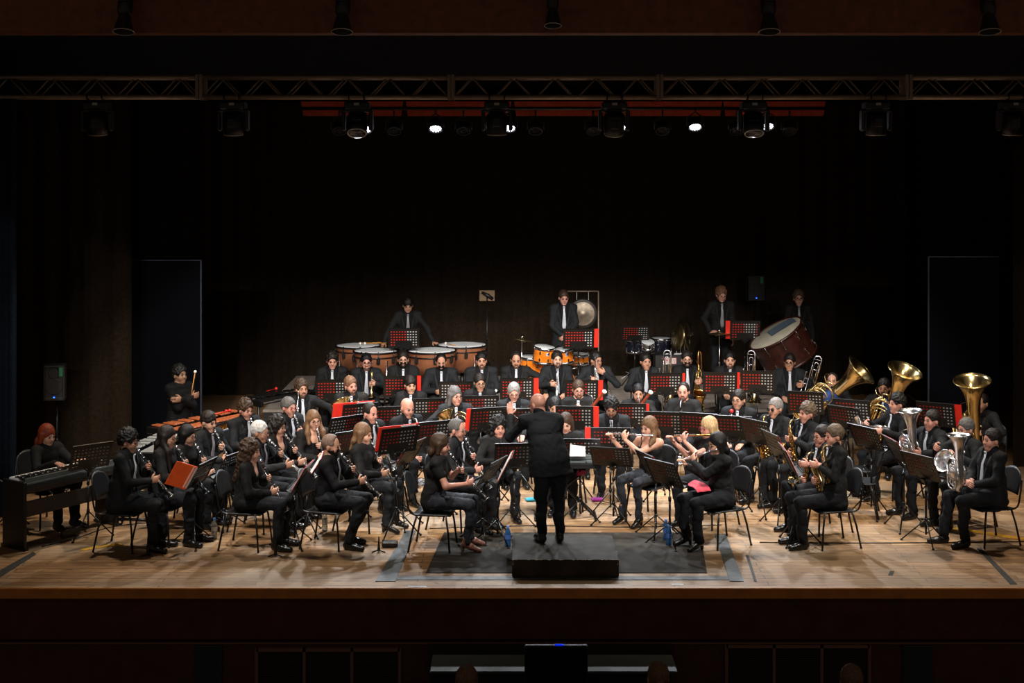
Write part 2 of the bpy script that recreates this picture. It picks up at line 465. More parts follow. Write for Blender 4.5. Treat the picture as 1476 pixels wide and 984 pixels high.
def make_person(sp):
    """sp: dict; returns joints. Local frame: faces -y, its own left is +x, z=0 on the floor it uses"""
    g = sp.get; fem = g('fem', 0); sit = g('sit', 1)
    lean = R(g('lean', 6)); q = 1.0
    hyaw, hpit, roll = R(g('hy', 0)), R(g('hp', 8)), R(g('hr', 0))
    hair = g('hair', 'short'); fat = g('fat', 1.0)
    hz = .535 if sit else .93
    Rh = (Matrix.Rotation(hyaw, 3, 'Z') @ Matrix.Rotation(hpit, 3, 'X') @ Matrix.Rotation(roll, 3, 'Y'))
    side = R(g('side', 0)); up = V((math.sin(side), -math.sin(lean), math.cos(lean))).normalized()
    nl = R(g('neck', 0)) + lean * .5
    nup = V((math.sin(side) * .6, -math.sin(nl), math.cos(nl))).normalized()
    extra = {'curly': .035, 'long': .015, 'curlylong': .03, 'bald': 0, 'ring': 0, 'short': .015, 'fringe': .018, 'bob': .018, 'quiff': .03, 'buzz': .008, 'tied': .008}.get(hair, .012)
    def crown(q):
        hip = V((0, 0, hz * (1 if sit else q)))
        nb = hip + up * (.50 * q)
        hc = nb + nup * .118 + V((0, -.012, 0))
        return hip, nb, hc, hc + Rh @ V((0, .01, .118 + extra))
    for _ in range(12):
        c = crown(q)[3].z; q *= 1 + (sp['h'] - c) / (.5 if sit else 1.5) * .8
    if not (.78 < q < 1.22): print('SCALE', sp['ref'], round(q, 2), round(sp['h'], 2))
    q = min(max(q, .8), 1.2)
    hip, nb, hc, cr = crown(q)
    sw = (.146 if fem else .160) * g('sw', 1)
    J = dict(hip=hip, nb=nb, hc=hc, Rh=Rh, up=up, cr=cr)
    st = hip + up * (.455 * q)
    J['S'] = {1: st + V((sw, 0, -.01)), -1: st + V((-sw, 0, -.01))}
    J['mouth'] = hc + Rh @ V((0, -.106, -.06))
    # legs
    J['leg'] = {}
    for sd in (1, -1):
        ks = g('knees', .12)
        h0 = hip + V((sd * .09, 0, -.01))
        if sit:
            kx = sd * ks; fy = g('foot', {}).get(sd, 0)
            kn = V((kx, -.43, .52)); an = V((kx * 1.0, -.40 - fy, .10)); J['leg'][sd] = (h0, kn, an, -1 if True else 0)
        else:
            kn = V((sd * .095, -.02, .49 * q)); an = V((sd * .10, .02, .10)); J['leg'][sd] = (h0, kn, an, -1)
    # arms
    tg = sp['arms'](J) if callable(g('arms')) else ARMS[g('arms', 'rest')](J, sp)
    J['arm'] = {}
    for sd in (1, -1):
        W, dv, n, sv, hint, curl = tg[sd]
        E, W2 = ik(J['S'][sd], W, .275, .25, hint)
        J['arm'][sd] = (E, W2); tg[sd] = (W2, dv, n, sv, curl)
    X = (1, 0, 0)
    def torso(gr):
        w = (.9 if fem else 1.0)
        t = lambda a: tuple(hip + up * (a * q))
        return [econe(t(-.03), t(.17), X, .155 * fat + gr, (.135 * w) * fat + gr, .118 * fat + gr, .10 * fat + gr, .03),
                econe(t(.17), t(.34), X, .135 * w * fat + gr, .165 * w + gr, .10 * fat + gr, .112 + gr, .03),
                econe(t(.34), t(.44), X, .165 * w + gr, .125 * w + gr, .108 + gr, .075 + gr, .03),
                cone(t(.47), tuple(J['S'][1]), .062 + gr, .058 + gr, .04), cone(t(.47), tuple(J['S'][-1]), .062 + gr, .058 + gr, .04)]
    def arm(sd, gr, cut=1.0, slim=1.0):
        S, (E, W) = J['S'][sd], J['arm'][sd]
        o = [cone(tuple(S), tuple(E), .050 * slim + gr, .041 * slim + gr, .03)]
        if cut > 0:
            o.append(cone(tuple(E), tuple(E + (W - E) * cut), .041 * slim + gr, (.041 - .013 * cut) * slim + gr, .02))
        return o
    def legs(gr, down=1.0):
        o = []
        for sd in (1, -1):
            a, b, c, _ = J['leg'][sd]
            o += [cone(tuple(a), tuple(b), .086 * (fat * .5 + .5) + gr, .058 + gr, .035), cone(tuple(b), tuple(b + (c - b) * down), .053 + gr, .039 + gr * 1.3, .02)]
        return o
    def HE(c, r, **kw): return ell(c, r, Rh, hc, **kw)
    def headp(gr=0):
        return [HE((0, .018, .028), (.075 + gr, .096 + gr, .09 + gr), k=.02),
                HE((0, -.022, -.028), (.060 + gr, .070 + gr, .088 + gr), k=.03),
                HE((0, -.060, -.092), (.030 + gr, .026 + gr, .024 + gr), k=.03)]
    def nose(): return [cone(tuple(hc + Rh @ V((0, -.085, .014))), tuple(hc + Rh @ V((0, -.100, -.022))), .008, .0125, .012)]
    body = headp() + nose()
    for sd in (1, -1):
        body += [HE((sd * .076, .012, -.012), (.010, .020, .031), k=.01), HE((sd * .030, -.100, .006), (.016, .014, .009), op='s', k=.014),
                 HE((sd * .034, -.060, -.034), (.022, .016, .024), k=.03)]
    nr = .047 if fem else .055
    body += [cone(tuple(nb - up * .03), tuple(hc + Rh @ V((0, .022, -.07))), nr + .006, nr, .025)]
    body += torso(-.012) + arm(1, -.004) + arm(-1, -.004) + legs(-.012)
    fh = V((.13, .15, .16))
    mb = MB()
    mesh_iso(mb, body, g('bres', .016), 0, (tuple(hc - fh), tuple(hc + fh), g('fres', .0065)))
    for sd in (1, -1):
        W, dv, n, sv, curl = tg[sd]
        if W is not None and g('hands', 1): hand(mb, W, dv, n, sv, curl)
    H4 = Rh.to_4x4(); H4.translation = hc
    for sd in (1, -1):
        mb.ball((sd * .030, -.0815, .005), (.0135, .009, .0065), 8, 1, H4)
        mb.tube([(sd * .014, -.094, .024), (sd * .030, -.092, .030), (sd * .047, -.078, .026)], [.004, .005, .003], 5, 2, H4)
    mb.ball((0, -.0865, -.060), (.020, .0052, .0045), 8, 3, H4); mb.ball((0, -.0865, -.0665), (.016, .0052, .0042), 8, 3, H4)
    hm = 'h_' + g('hc', 'dark'); brow = hm if g('hc') not in ('white', 'blonde', 'red') else 'h_ash'
    P = mb.build('person', [g('skin', 'skin_a'), 'eye', brow, 'lip'])
    # clothes
    outfit = g('out', 'suit'); TIEON = None
    hres = g('cres', .013)
    ph = random.random() * 6
    up_n = np.array(up); hipn = np.array(hip)
    fwd = np.array((0, -up.z, up.y))                    # torso's own forward
    def local(x, y, z):
        X0, Y0, Z0 = x - hipn[0], y - hipn[1], z - hipn[2]
        return X0, X0 * 0 + Y0 * fwd[1] + Z0 * fwd[2], Y0 * up_n[1] + Z0 * up_n[2]
    if outfit in ('suit', 'suit2'):
        sh = torso(-.002)
        sh += [cone(tuple(nb - up * .035), tuple(nb + nup * .040), nr + .016, nr + .010, .015)]
        b = MB(); mesh_iso(b, sh, hres); b.build('shirt', 'shirt', P)
        jk = torso(.012)
        if sit:
            jk += [econe(tuple(hip + up * .16 + V((0, .02, 0))), tuple(hip + V((0, .03, -.035))), X, .165 * fat, .195 * fat, .125 * fat, .135 * fat, .03)]
        else:
            dn = V((up.x * .4, up.y * .4, 1)).normalized(); hem = hip - dn * g('hem', .17)
            jk += [econe(tuple(hip + up * .16), tuple(hem - dn * .10), X, .160 * fat, .215 * fat, .120 * fat, .155 * fat, .03), half(np.eye(3), tuple(hem), tuple(-dn), 0, k=.008)]
        jk += arm(1, .011, .93) + arm(-1, .011, .93)
        for sd in (1, -1): jk += [cone(tuple(J['S'][sd] + V((-sd * .06, 0, .034))), tuple(J['S'][sd] + V((sd * .020, 0, .018))), .046, .046, .025)]
        jk += [cone(tuple(nb - up * .05 + V((0, .03, 0))), tuple(nb + nup * .012 + V((0, .03, 0))), .07, .058, .02)]
        tq = q
        def notch(x, y, z):
            a, f_, t = local(x, y, z)
            w = np.clip(.012 + (t - .03) * .13 + np.maximum(t - .25 * tq, 0) * .10, .012, .085)
            return np.maximum(np.maximum(np.abs(a) - w, .01 - f_), -.06 - t)
        jk += [field(notch, 's', .008), cone(tuple(nb - up * .03), tuple(nb + nup * .16), nr + .010, nr + .03, .006, 's')]
        b = MB(); vs, F = iso(jk, hres)
        vs = cloth_folds(vs, .0055, ph)
        b.raw(vs.tolist(), F.tolist(), 0, True)
        # lapels: two flat cloth strips lying along the notch
        for sd in (1, -1):
            pts = []
            for t, w in ((.06, .022), (.18, .038), (.30, .060), (.40, .082), (.455, .080)):
                p0 = hipn + up_n * (t * q) + np.array((sd * (w + .012), 0, 0))
                ys = np.linspace(0, .26, 53); L = p0[None] + ys[:, None] * fwd[None]
                d = ev(jk, L); ins = np.where(d < 0)[0]
                pts.append(V(L[ins[-1]] + fwd * .003) if len(ins) else V(p0 + fwd * .12))
            b.tube(pts, [.008, .017, .022, .024, .012], 6, 0, flat=((1, 0, 0), .22))
        b.build('jacket', 'suit' if outfit == 'suit' else 'suit2', P)
        TIEON = sh
    elif outfit in ('blazer', 'blouse', 'tee', 'camisole', 'blackshirt'):
        jk = torso(.008 if outfit != 'camisole' else .001)
        cut = {'blazer': .93, 'blouse': .93, 'tee': 0, 'camisole': None, 'blackshirt': .93}[outfit]
        if outfit == 'tee':
            for sd in (1, -1):
                S, E = J['S'][sd], J['arm'][sd][0]
                jk += [cone(tuple(S), tuple(S + (E - S) * .5), .062, .062, .03)]
        elif cut:
            jk += arm(1, .011, cut) + arm(-1, .011, cut)
        jk += [econe(tuple(hip + up * .15 + V((0, .01, 0))), tuple(hip + V((0, .015, -.02))), X, .15 * fat, .185 * fat, .115 * fat, .13 * fat, .03)]
        if not sit: jk += [econe(tuple(hip), tuple(hip - up * .08), X, .18, .185, .125, .13, .03)]
        if outfit in ('blazer', 'camisole'):
            dp = .20 if outfit == 'blazer' else .13
            def notch(x, y, z):
                a, f_, t = local(x, y, z)
                w = np.clip((t - (.47 * q - dp)) * .5, -.02, .07)
                return np.maximum(np.abs(a) - w, .02 - f_)
            jk += [field(notch, 's', .008)]
        if outfit == 'camisole':
            def straps(x, y, z):
                a, f_, t = local(x, y, z)
                return np.maximum(.37 * q - t, .009 - np.abs(np.abs(a) - .085))
            jk += [field(straps, 's', .003)]
        else:
            jk += [cone(tuple(nb - up * .02), tuple(nb + nup * .16), nr + .012, nr + .03, .006, 's')]
        b = MB(); vs, F = iso(jk, hres); vs = cloth_folds(vs, .005, ph)
        b.raw(vs.tolist(), F.tolist(), 0, True)
        if outfit == 'blackshirt': TIEON = jk[:-1]
        b.build({'blazer': 'blazer', 'blouse': 'blouse', 'tee': 't_shirt', 'camisole': 'camisole_top', 'blackshirt': 'shirt'}[outfit], g('topmat', 'top'), P)
        if outfit == 'blazer':
            b = MB(); mesh_iso(b, torso(0.0)[:3] + [half(np.eye(3), tuple(hip + up * (.33 * q)), tuple(up), 0)], hres); b.build('top', 'shirt', P)
    if TIEON and g('tie', 1 if outfit != 'blackshirt' else 0):
        tm = 'tie' if g('tie', 1) == 1 else 'tie2'
        b = MB(); pts = []
        low = g('tielen', .10)
        for t in np.linspace(.482, low, 8):
            p0 = hipn + up_n * (t * q)
            ys = np.linspace(0, .24, 49); L = p0[None] + ys[:, None] * fwd[None]
            d = ev(TIEON, L); ins = np.where(d < 0)[0]
            pts.append(V(L[ins[-1]] + fwd * .009) if len(ins) else V(p0 + fwd * .11))
        b.tube(pts[:7] + [pts[7]], [.020, .0165, .020, .025, .030, .034, .037, .010], 8, 0, flat=((1, 0, 0), .16))
        b.tube([pts[0] + V((0, -.004, .008)), pts[0] + V((0, -.006, -.018))], [.019, .012], 8, 0, flat=((1, 0, 0), .5))
        b.build('tie', tm, P)
    tr = [econe(tuple(hip + up * .10), tuple(hip - up * .02), X, .155 * fat, .165 * fat, .115 * fat, .125 * fat, .03)] + legs(g('lw', .012), .97)
    b = MB(); vs, F = iso(tr, g('tres', .016)); vs = cloth_folds(vs, .0075, ph + 1)
    b.raw(vs.tolist(), F.tolist(), 0, True)
    b.build('trousers', g('trm', 'trouser'), P)
    for sd in (1, -1):
        an = J['leg'][sd][2]
        o = SHOES[g('shoe', 'shoe')].copy(); COL.objects.link(o); o.parent = P; o.name = 'shoe'
        o.location = (an.x, an.y, 0); o.rotation_euler = (0, 0, sd * R(8))
    # hair
    if hair != 'bald':
        A = {'curly': (.010, 75), 'curlylong': (.010, 75), 'quiff': (.007, 70), 'fringe': (.004, 60), 'short': (.003, 70)}.get(hair, (.002, 50))
        big = extra
        hp = [HE((0, .022, .032), (.0785 + big * .5, .099 + big * .5, .092 + big), amp=A[0], fr=A[1])]
        post = []
        fz = {'fringe': -.012, 'bob': .0, 'long': .008, 'quiff': .012}.get(hair, .010)
        if hair == 'ring':
            post += [HE((0, -.02, .10), (.072, .105, .085), op='s', k=.01)]
        if hair in ('buzz',):
            post += [HE((0, -.080, .055), (.062, .062, .062), op='s', k=.01)]
        post += [HE((0, -.116, -.050 + fz), (.074, .108, .112), op='s', k=.006)]
        if hair in ('long', 'bob', 'curlylong'):
            low = {'long': -.34, 'bob': -.14, 'curlylong': -.25}[hair]; low = g('hlen', low)
            fw = .012 if hair == 'curlylong' else 0
            zE = hc.z + low; yB = hip.y - math.tan(lean) * (zE - hip.z) + .115 * (1 if zE < nb.z else .75)
            mid = hc + Rh @ V((0, .075, -.08)); mid.y = max(mid.y, nb.y + .075)
            end = V((mid.x * .6, max(yB, mid.y - .03), zE))
            ex = [econe(tuple(hc + Rh @ V((0, .045, .03))), tuple(mid), Rh @ V((1, 0, 0)), .082 + fw, .086 + fw, .055, .045 + fw, .02)]
            if end.z < mid.z - .03: ex += [econe(tuple(mid), tuple(end), Rh @ V((1, 0, 0)), .086 + fw, .090 + fw * 2, .045, .030 + fw, .03)]
            for sd in g('hfront', ()):
                c0 = hc + Rh @ V((sd * .075, .0, -.04)); c1 = nb + V((sd * .10, -.075, -.02)); c2 = nb - up * g('hfl', .22) + V((sd * .105, -.135, 0))
                ex += [cone(tuple(c0), tuple(c1), .030, .034, .03), cone(tuple(c1), tuple(c2), .034, .020, .03)]
            for sd in (1, -1):
                ex += [cone(tuple(hc + Rh @ V((sd * .074, .005, .02))), tuple(hc + Rh @ V((sd * .086, .0, max(low, -.19) * .8))), .028 + fw, .024 + fw * 1.6, .03)]
            if hair == 'curlylong':
                for _ in range(26):
                    a = random.uniform(0.15, PI - .15); zz = random.uniform(low, .05)
                    p = hc + Rh @ V((.105 * math.cos(a), .02 + .085 * math.sin(a), zz))
                    ex += [cone(tuple(p), tuple(p + V((random.uniform(-.02, .02), random.uniform(-.02, .02), -.05))), .024, .02, .012)]
            post = ex + [HE((0, -.115, -.085 + fz), (.072, .115, .135), op='s', k=.006), HE((0, -.10, -.16), (.062, .075, .12), op='s', k=.01)]
        else:
            post += [half(Rh, hc, (0, -.3, -1), .035 if hair not in ('ring', 'buzz') else .042)]
            for sd in (1, -1): post += [HE((sd * .086, -.022, -.034), (.03, .048, .050), op='s', k=.006)]
        b = MB(); vs, F = iso(hp + post, .0085 if hair != 'curlylong' else .0095)
        if hair in ('curlylong', 'curly', 'quiff') and len(vs):
            am = {'curlylong': .011, 'curly': .007, 'quiff': .006}[hair]; vs = np.array(vs); rr = random.Random(ph); dd = np.zeros(len(vs))
            for wl in (.05, .034, .026, .02):
                for _ in range(2):
                    k = np.array([rr.gauss(0, 1) for _ in range(3)]); k *= 2 * PI / wl / np.linalg.norm(k)
                    dd += np.sin(vs @ k + 1.5 * np.sin(vs @ np.roll(k, 1) * .6) + rr.uniform(0, 6)) * wl / .04
            c = vs - np.array([hc.x, hc.y, hc.z]); c[:, 2] *= .35; c /= np.linalg.norm(c, axis=1)[:, None] + 1e-6
            front = np.clip((c @ np.array(Rh @ V((0, 1, 0))) + .75) * 3, .15, 1)
            vs = vs + c * (am * .35 * dd * front)[:, None]
        if len(vs): b.raw(np.array(vs).tolist(), F.tolist(), 0, True)
        if hair == 'tied':
            b.tube([hc + Rh @ V((0, .10, .02)), hc + Rh @ V((.02, .13, -.05)), hc + V((.03, .11, -.22))], [.03, .034, .016], 8)
        b.build('hair', hm, P)
    bd = g('beard', 0)
    if bd:
        gr = .0032 if bd == 1 else .0085
        bp = headp(gr) + [half(Rh, hc, (0, .35, 1), -.055 + (.0 if bd == 1 else .012)), half(Rh, hc, (0, 1, 0), .035), HE((0, -.105, -.060), (.024, .03, .011), op='s', k=.004)]
        b = MB(); mesh_iso(b, bp, .008); b.build('beard', 'stubble_beard' if bd == 1 else 'h_' + g('bc', g('hc', 'dark')), P)
    gl = g('gl', 0)
    if gl:
        b = MB()
        for sd in (1, -1):
            ring = [(sd * .031 + .0245 * math.cos(a), -.107 + .006 * abs(math.cos(a)), .004 + .0185 * math.sin(a)) for a in np.linspace(0, 2 * PI, 15)]
            b.tube(ring, .0024, 5, 0, H4)
            b.tube([(sd * .0555, -.100, .008), (sd * .074, -.06, .008), (sd * .080, .012, .006)], .0022, 5, 0, H4)
        b.tube([(-.0065, -.110, .008), (0, -.113, .011), (.0065, -.110, .008)], .0022, 5, 0, H4)
        if gl == 3:
            for sd in (1, -1): b.ball((sd * .031, -.106, .004), (.023, .003, .017), 10, 0, H4)
        b.build('glasses', 'glass_red' if gl == 2 else 'glass_frame', P)
    # place so that the crown lands on its own spot
    yaw = R(g('yaw', 0))
    c2 = Matrix.Rotation(yaw, 3, 'Z') @ V((cr.x, cr.y, 0))
    base = g('base', 0)
    loc = V((sp['X'] - c2.x, sp['Y'] - c2.y, base))
    if 'root' in sp: loc = V(sp['root'])
    P.matrix_world = TR(loc, yaw)
    J['M'] = TR(loc, yaw); J['P'] = P; J['tg'] = tg
    return J

# shoe prototypes' meshes are copied under each person
def shoe_mesh(kind):
    b = MB()
    if kind == 'shoe':
        pr = [cone((0, .035, .045), (0, -.06, .040), .040, .042, .02), cone((0, -.06, .034), (0, -.155, .028), .042, .034, .02),
              cone((0, .02, .06), (0, .01, .11), .042, .045, .02)]
    else:
        pr = [cone((0, .035, .085), (0, -.04, .065), .034, .034, .02), cone((0, -.04, .06), (0, -.135, .028), .034, .028, .02),
              cone((0, .02, .09), (0, .01, .15), .036, .042, .02), cone((0, .05, .07), (0, .055, .0), .022, .016, .01)]
    pr += [field(lambda x, y, z: .002 - z + 0 * x + 0 * y, 'i', .004), field(lambda x, y, z: z - (.115 if kind == 'shoe' else .16) + 0 * x + 0 * y, 'i', .004)]
    mesh_iso(b, pr, .011)
    return b
SHOES = {}
for _k, _m in (('shoe', 'shoe'), ('boot', 'shoe'), ('heel', 'heel')):
    o = shoe_mesh('shoe' if _k == 'shoe' else 'boot').build('shoe', _m); SHOES[_k] = o; COL.objects.unlink(o)

# ---------------------------------------------------------------- arm poses: {side: (wrist, finger dir, palm normal, thumb side, elbow hint, curl)}
F_, L_, U_ = V((0, -1, 0)), V((1, 0, 0)), V((0, 0, 1))
def a_rest(J, sp):
    z = .655; o = {}
    for sd in (1, -1):
        o[sd] = (V((sd * .10, -.27, z)), F_ + L_ * (-sd * .25) - U_ * .25, -U_, L_ * -sd, L_ * sd * .6 - F_ * .7 - U_ * .4, .35)
    return o
def a_clasp(J, sp):
    o = {}
    for sd in (1, -1):
        o[sd] = (V((sd * .055, -.24, .68)), F_ * .5 - L_ * sd, -F_ * .8 - U_ * .3, U_, L_ * sd - F_ * .4 - U_ * .3, .7)
    return o
def clar_dir(J, sp):
    a = R(sp.get('cang', 40))
    return nrm((F_ * math.sin(a) - U_ * math.cos(a)) + L_ * sp.get('cside', 0))
def a_clarinet(J, sp):
    d = clar_dir(J, sp); m = J['mouth']; o = {}
    for sd, t in ((1, .235), (-1, .40)):
        p = m + d * t
        o[sd] = (p + L_ * sd * .070 - F_ * .055 - U_ * .02, F_ * .75 - L_ * sd * .75 + U_ * .15, -L_ * sd * .8 - F_ * .5, U_ + F_ * .3, L_ * sd * .8 - U_ * 1.0, .9)
    return o
def a_bassclar(J, sp):
    m = J['mouth']; o = {}
    for sd, t in ((1, .28), (-1, .52)):
        p = m + F_ * .16 - U_ * t
        o[sd] = (p + L_ * sd * .065 - F_ * .05, F_ * .7 - L_ * sd * .7, -L_ * sd * .8 - F_ * .4, U_, L_ * sd - U_, .9)
    return o
def flute_dir(sp): return nrm(-L_ * .95 - U_ * sp.get('fdrop', .14) + F_ * .12)
def a_flute(J, sp):
    m = J['mouth']; d = flute_dir(sp); o = {}
    p = m + d * .24; o[1] = (p + F_ * .045 - U_ * .06 + L_ * .03, U_ * .6 - L_ * .5 - F_ * .2, -F_, L_, F_ * .8 - U_ * .8 + L_ * .3, .9)
    p = m + d * .44; o[-1] = (p - F_ * .02 - U_ * .075 , U_ * .7 + F_ * .5, F_ * .8, L_, -U_ - L_ * .6, .9)
    return o
def a_sax(J, sp):
    m = J['mouth']; o = {}
    p = m + F_ * .13 - U_ * .24 - L_ * .04; o[1] = (p + L_ * .065 - F_ * .04, F_ * .7 - L_ * .7, -L_ - F_ * .3, U_, L_ - U_, .9)
    p = m + F_ * .10 - U_ * .43 - L_ * .08; o[-1] = (p - L_ * .06 - F_ * .03, F_ * .6 + L_ * .7, L_ - F_ * .3, U_, -L_ - U_, .9)
    return o
def a_trumpet(J, sp):                        # trumpet held upright in the own right hand, the other hand on the thigh
    o = a_rest(J, sp); sd = sp.get('tside', -1)
    o[sd] = (V((sd * .13, -.26, .80)), -L_ * sd * .9 + F_ * .4, -F_ * -.2 - L_ * sd * .2 + F_ * .4, U_, L_ * sd - U_ * .9, 1.1)
    return o
def a_tbone(J, sp):
    o = a_rest(J, sp)
    o[1] = (V((.19, -.27, .84)), -L_ * .5 + F_ * .8, -L_ + F_ * .1, U_, L_ - U_ * .9, 1.1)
    return o
def a_tuba(J, sp):
    return {1: (V((.17, -.30, .78)), -L_ + F_ * .4, -F_ * .6 - L_ * .2, U_, L_ - U_ * .4, .8),
            -1: (V((-.19, -.27, .88)), L_ * .5 + F_ * .8, L_, U_, -L_ - U_ * .5, .8)}
def a_horn(J, sp):
    return {1: (V((.10, -.30, .84)), -L_ + F_ * .4, -F_ * .4 - L_, U_, L_ - U_ * .6, .9),
            -1: (V((-.20, -.20, .70)), F_ + U_ * .1, L_, U_, -L_ - U_ * .4, .6)}
def a_bassoon(J, sp):
    return {1: (V((.06, -.27, .90)), -L_ * .8 + F_ * .5, -L_ - F_ * .3, U_, L_ - U_, .9),
            -1: (V((-.17, -.20, .66)), F_ * .8 + L_ * .4, L_, U_, -L_ - U_ * .4, .9)}
def a_piano(J, sp):
    return {sd: (V((sd * .16, -.42, .80)), F_ - U_ * .12, -U_, -L_ * sd, L_ * sd * .7 - U_, .5) for sd in (1, -1)}
def a_front(J, sp):                          # standing, hands together low
    return {sd: (J['hip'] + V((sd * .05, -.17, .02)), F_ * .3 - L_ * sd * .8 - U_ * .4, -F_, U_, L_ * sd - F_ * .5, .6) for sd in (1, -1)}
def a_cross(J, sp):
    h = J['hip'] + J['up'] * .26
    return {1: (h + V((-.10, -.17, .02)), -L_ + U_ * .1, -F_, U_, L_ * .8 - U_ + F_ * .2, .5),
            -1: (h + V((.09, -.145, .03)), L_ + U_ * .1, -F_, U_, -L_ * .8 - U_ + F_ * .2, .5)}
def a_timp(J, sp):
    return {1: (J['hip'] + V((.42, -.24, -.02)), F_ * .6 + L_ * .5 - U_ * .15, -U_, -L_, L_ - U_ * .3, .3), -1: (J['hip'] + V((-.40, -.22, -.03)), F_ * .8 - L_ * .3 - U_ * .1, -U_, L_, -L_ - U_ * .2, .5)}
def a_cym(J, sp):
    return {-1: (J['hip'] + V((-.22, -.26, .06)), F_ * .7 + L_ * .5, L_ - U_, U_, -L_ - U_ * .3, 1.0), 1: (J['hip'] + V((.20, -.05, -.12)), -U_ + F_ * .3, -L_, F_, L_ - F_ * .3, .5)}
def a_down(J, sp):
    return {sd: (J['hip'] + V((sd * .23, -.06, -.12)), -U_ + F_ * .2, -L_ * sd, F_, L_ * sd - F_ * .6, .5) for sd in (1, -1)}
def a_conduct(J, sp):
    return {1: (J['S'][1] + V((.10, -.26, .02)), F_ * .4 + U_ * .9, F_ * .7 - L_ * .4, -L_, L_ * .35 - U_ * 1.0, .35),
            -1: (J['S'][-1] + V((.10, -.34, -.22)), F_ * .9 + L_ * .3 + U_ * .2, -U_ + L_ * .3, L_, -L_ * .9 - U_, .8)}
def a_collar(J, sp):
    o = a_trumpet(J, sp)
    o[1] = (J['nb'] + V((.10, -.17, -.06)), -L_ * .9 + U_ * .5, -F_, U_, L_ - U_ * .9, 1.1)
    o[-1] = (V((-.12, -.26, .88)), L_ * .7 + F_ * .3 - U_ * .5, -F_ * .2, U_, -L_ - U_ * .7, .9)
    return o
def a_reach(J, sp):                          # one fist held out
    o = a_tbone(J, sp); o[-1] = (J['S'][-1] + V((-.05, -.36, -.20)), F_ * .7 + L_ * .6 - U_ * .1, -U_, L_, -L_ * .7 - U_, 1.1)
    return o
def a_elbow(J, sp):                          # own left arm stretched sideways over the next chair
    o = a_rest(J, sp); o[1] = (J['S'][1] + V((.28, -.20, -.30)), F_ * .6 - U_ * .5, -U_, -L_, L_ - U_ * .2, .5)
    return o
def a_chest(J, sp):                          # silver horn held level before the chest
    return {-1: (V((-.09, -.40, .95)), F_ * .6 + L_ * .6, L_ - U_ * .3, U_, -L_ - U_, 1.0), 1: (V((.14, -.30, .86)), F_ * .5 - L_ * .6, -L_, U_, L_ - U_, .9)}
ARMS = dict(rest=a_rest, clasp=a_clasp, clarinet=a_clarinet, bassclar=a_bassclar, flute=a_flute, sax=a_sax, trumpet=a_trumpet, tbone=a_tbone,
            tuba=a_tuba, horn=a_horn, bassoon=a_bassoon, piano=a_piano, front=a_front, cross=a_cross, timp=a_timp, cym=a_cym, down=a_down,
            conduct=a_conduct, collar=a_collar, reach=a_reach, elbow=a_elbow, chest=a_chest)
# ---------------------------------------------------------------- instruments, furniture: one of each kind
PROTO = {}
def proto(name):
    def deco(fn):
        def get():
            if name not in PROTO: PROTO[name] = freeze(fn())
            return PROTO[name]
        return get
    return deco
def arcpts(c, r, a0, a1, n=10, ax='xz', ry=None):
    ry = ry or r; out = []
    for i in range(n + 1):
        a = R(a0 + (a1 - a0) * i / n); u, w = r * math.cos(a), ry * math.sin(a)
        out.append(V(c) + (V((u, 0, w)) if ax == 'xz' else V((0, u, w)) if ax == 'yz' else V((u, w, 0))))
    return out
def keys(b, z0, z1, r, n, side=1, y=-1, R0=.006):
    """rods, cups and posts of the keywork along a tube on the z axis"""
    R0 = R0 * 1.25; b.bar((r * 1.0 * side, r * .6 * y, z0), (r * 1.0 * side, r * .6 * y, z1), .0042, 5)
    b.bar((-r * 1.0 * side, r * .5 * y, z0 + .03), (-r * 1.0 * side, r * .5 * y, z1 - .02), .004, 5)
    for i in range(n):
        z = z0 + (z1 - z0) * (i + .5) / n
        m = frame((0, y * (r + .003), z), (0, y, 0))
        b.lathe([(0, .006), (R0, .006), (R0, 0), (0, 0)], 8, 0, m)
        b.bar((r * .9 * side * (1 if i % 2 else -1), r * .5 * y, z), (0, y * (r + .005), z), .0028, 5)

@proto('clarinet')
def clarinet():                       # along +z from the mouthpiece tip, keys on -y
    e = empty('clarinet')
    b = MB(); b.lathe([(.003, 0), (.006, .004), (.011, .05), (.0125, .075), (.0125, .078)], 10, 0, None, True, True); b.build('mouthpiece', 'ebony', e)
    b = MB(); b.lathe([(.0125, .078), (.0165, .085), (.0165, .135), (.0145, .14), (.0145, .33), (.016, .335), (.016, .35), (.0148, .355), (.0148, .56), (.018, .565)], 12); b.build('body', 'ebony', e)
    b = MB(); b.lathe([(.018, .565), (.019, .59), (.023, .62), (.032, .65), (.039, .665), (.036, .665), (.020, .60)], 16); b.build('bell', 'ebony', e)
    b = MB()
    for z in (.08, .138, .343, .563, .663): b.lathe([((.0172 if z < .6 else .0385), z - .004), ((.0186 if z < .6 else .0405), z), ((.0172 if z < .6 else .0385), z + .004)], 12)
    b.lathe([(.0125, .03), (.0155, .032), (.0155, .055), (.0125, .057)], 10)
    keys(b, .15, .33, .0145, 6, 1, -1, .0065); keys(b, .36, .55, .0148, 6, -1, -1, .0085); keys(b, .40, .54, .0148, 3, 1, .3, .008)
    b.build('keywork', 'silver', e)
    return e
@proto('oboe')
def oboe():
    e = empty('oboe')
    b = MB(); b.lathe([(.003, 0), (.003, .06), (.0075, .065), (.009, .2), (.011, .33), (.0125, .34), (.0125, .35), (.011, .36), (.014, .52), (.017, .545), (.024, .58), (.026, .60), (.022, .60)], 12, 0, None, True, True); b.build('body', 'ebony', e)
    b = MB(); keys(b, .09, .32, .011, 7, 1, -1, .006); keys(b, .36, .50, .013, 5, -1, -1, .008)
    b.build('keywork', 'silver', e); return e
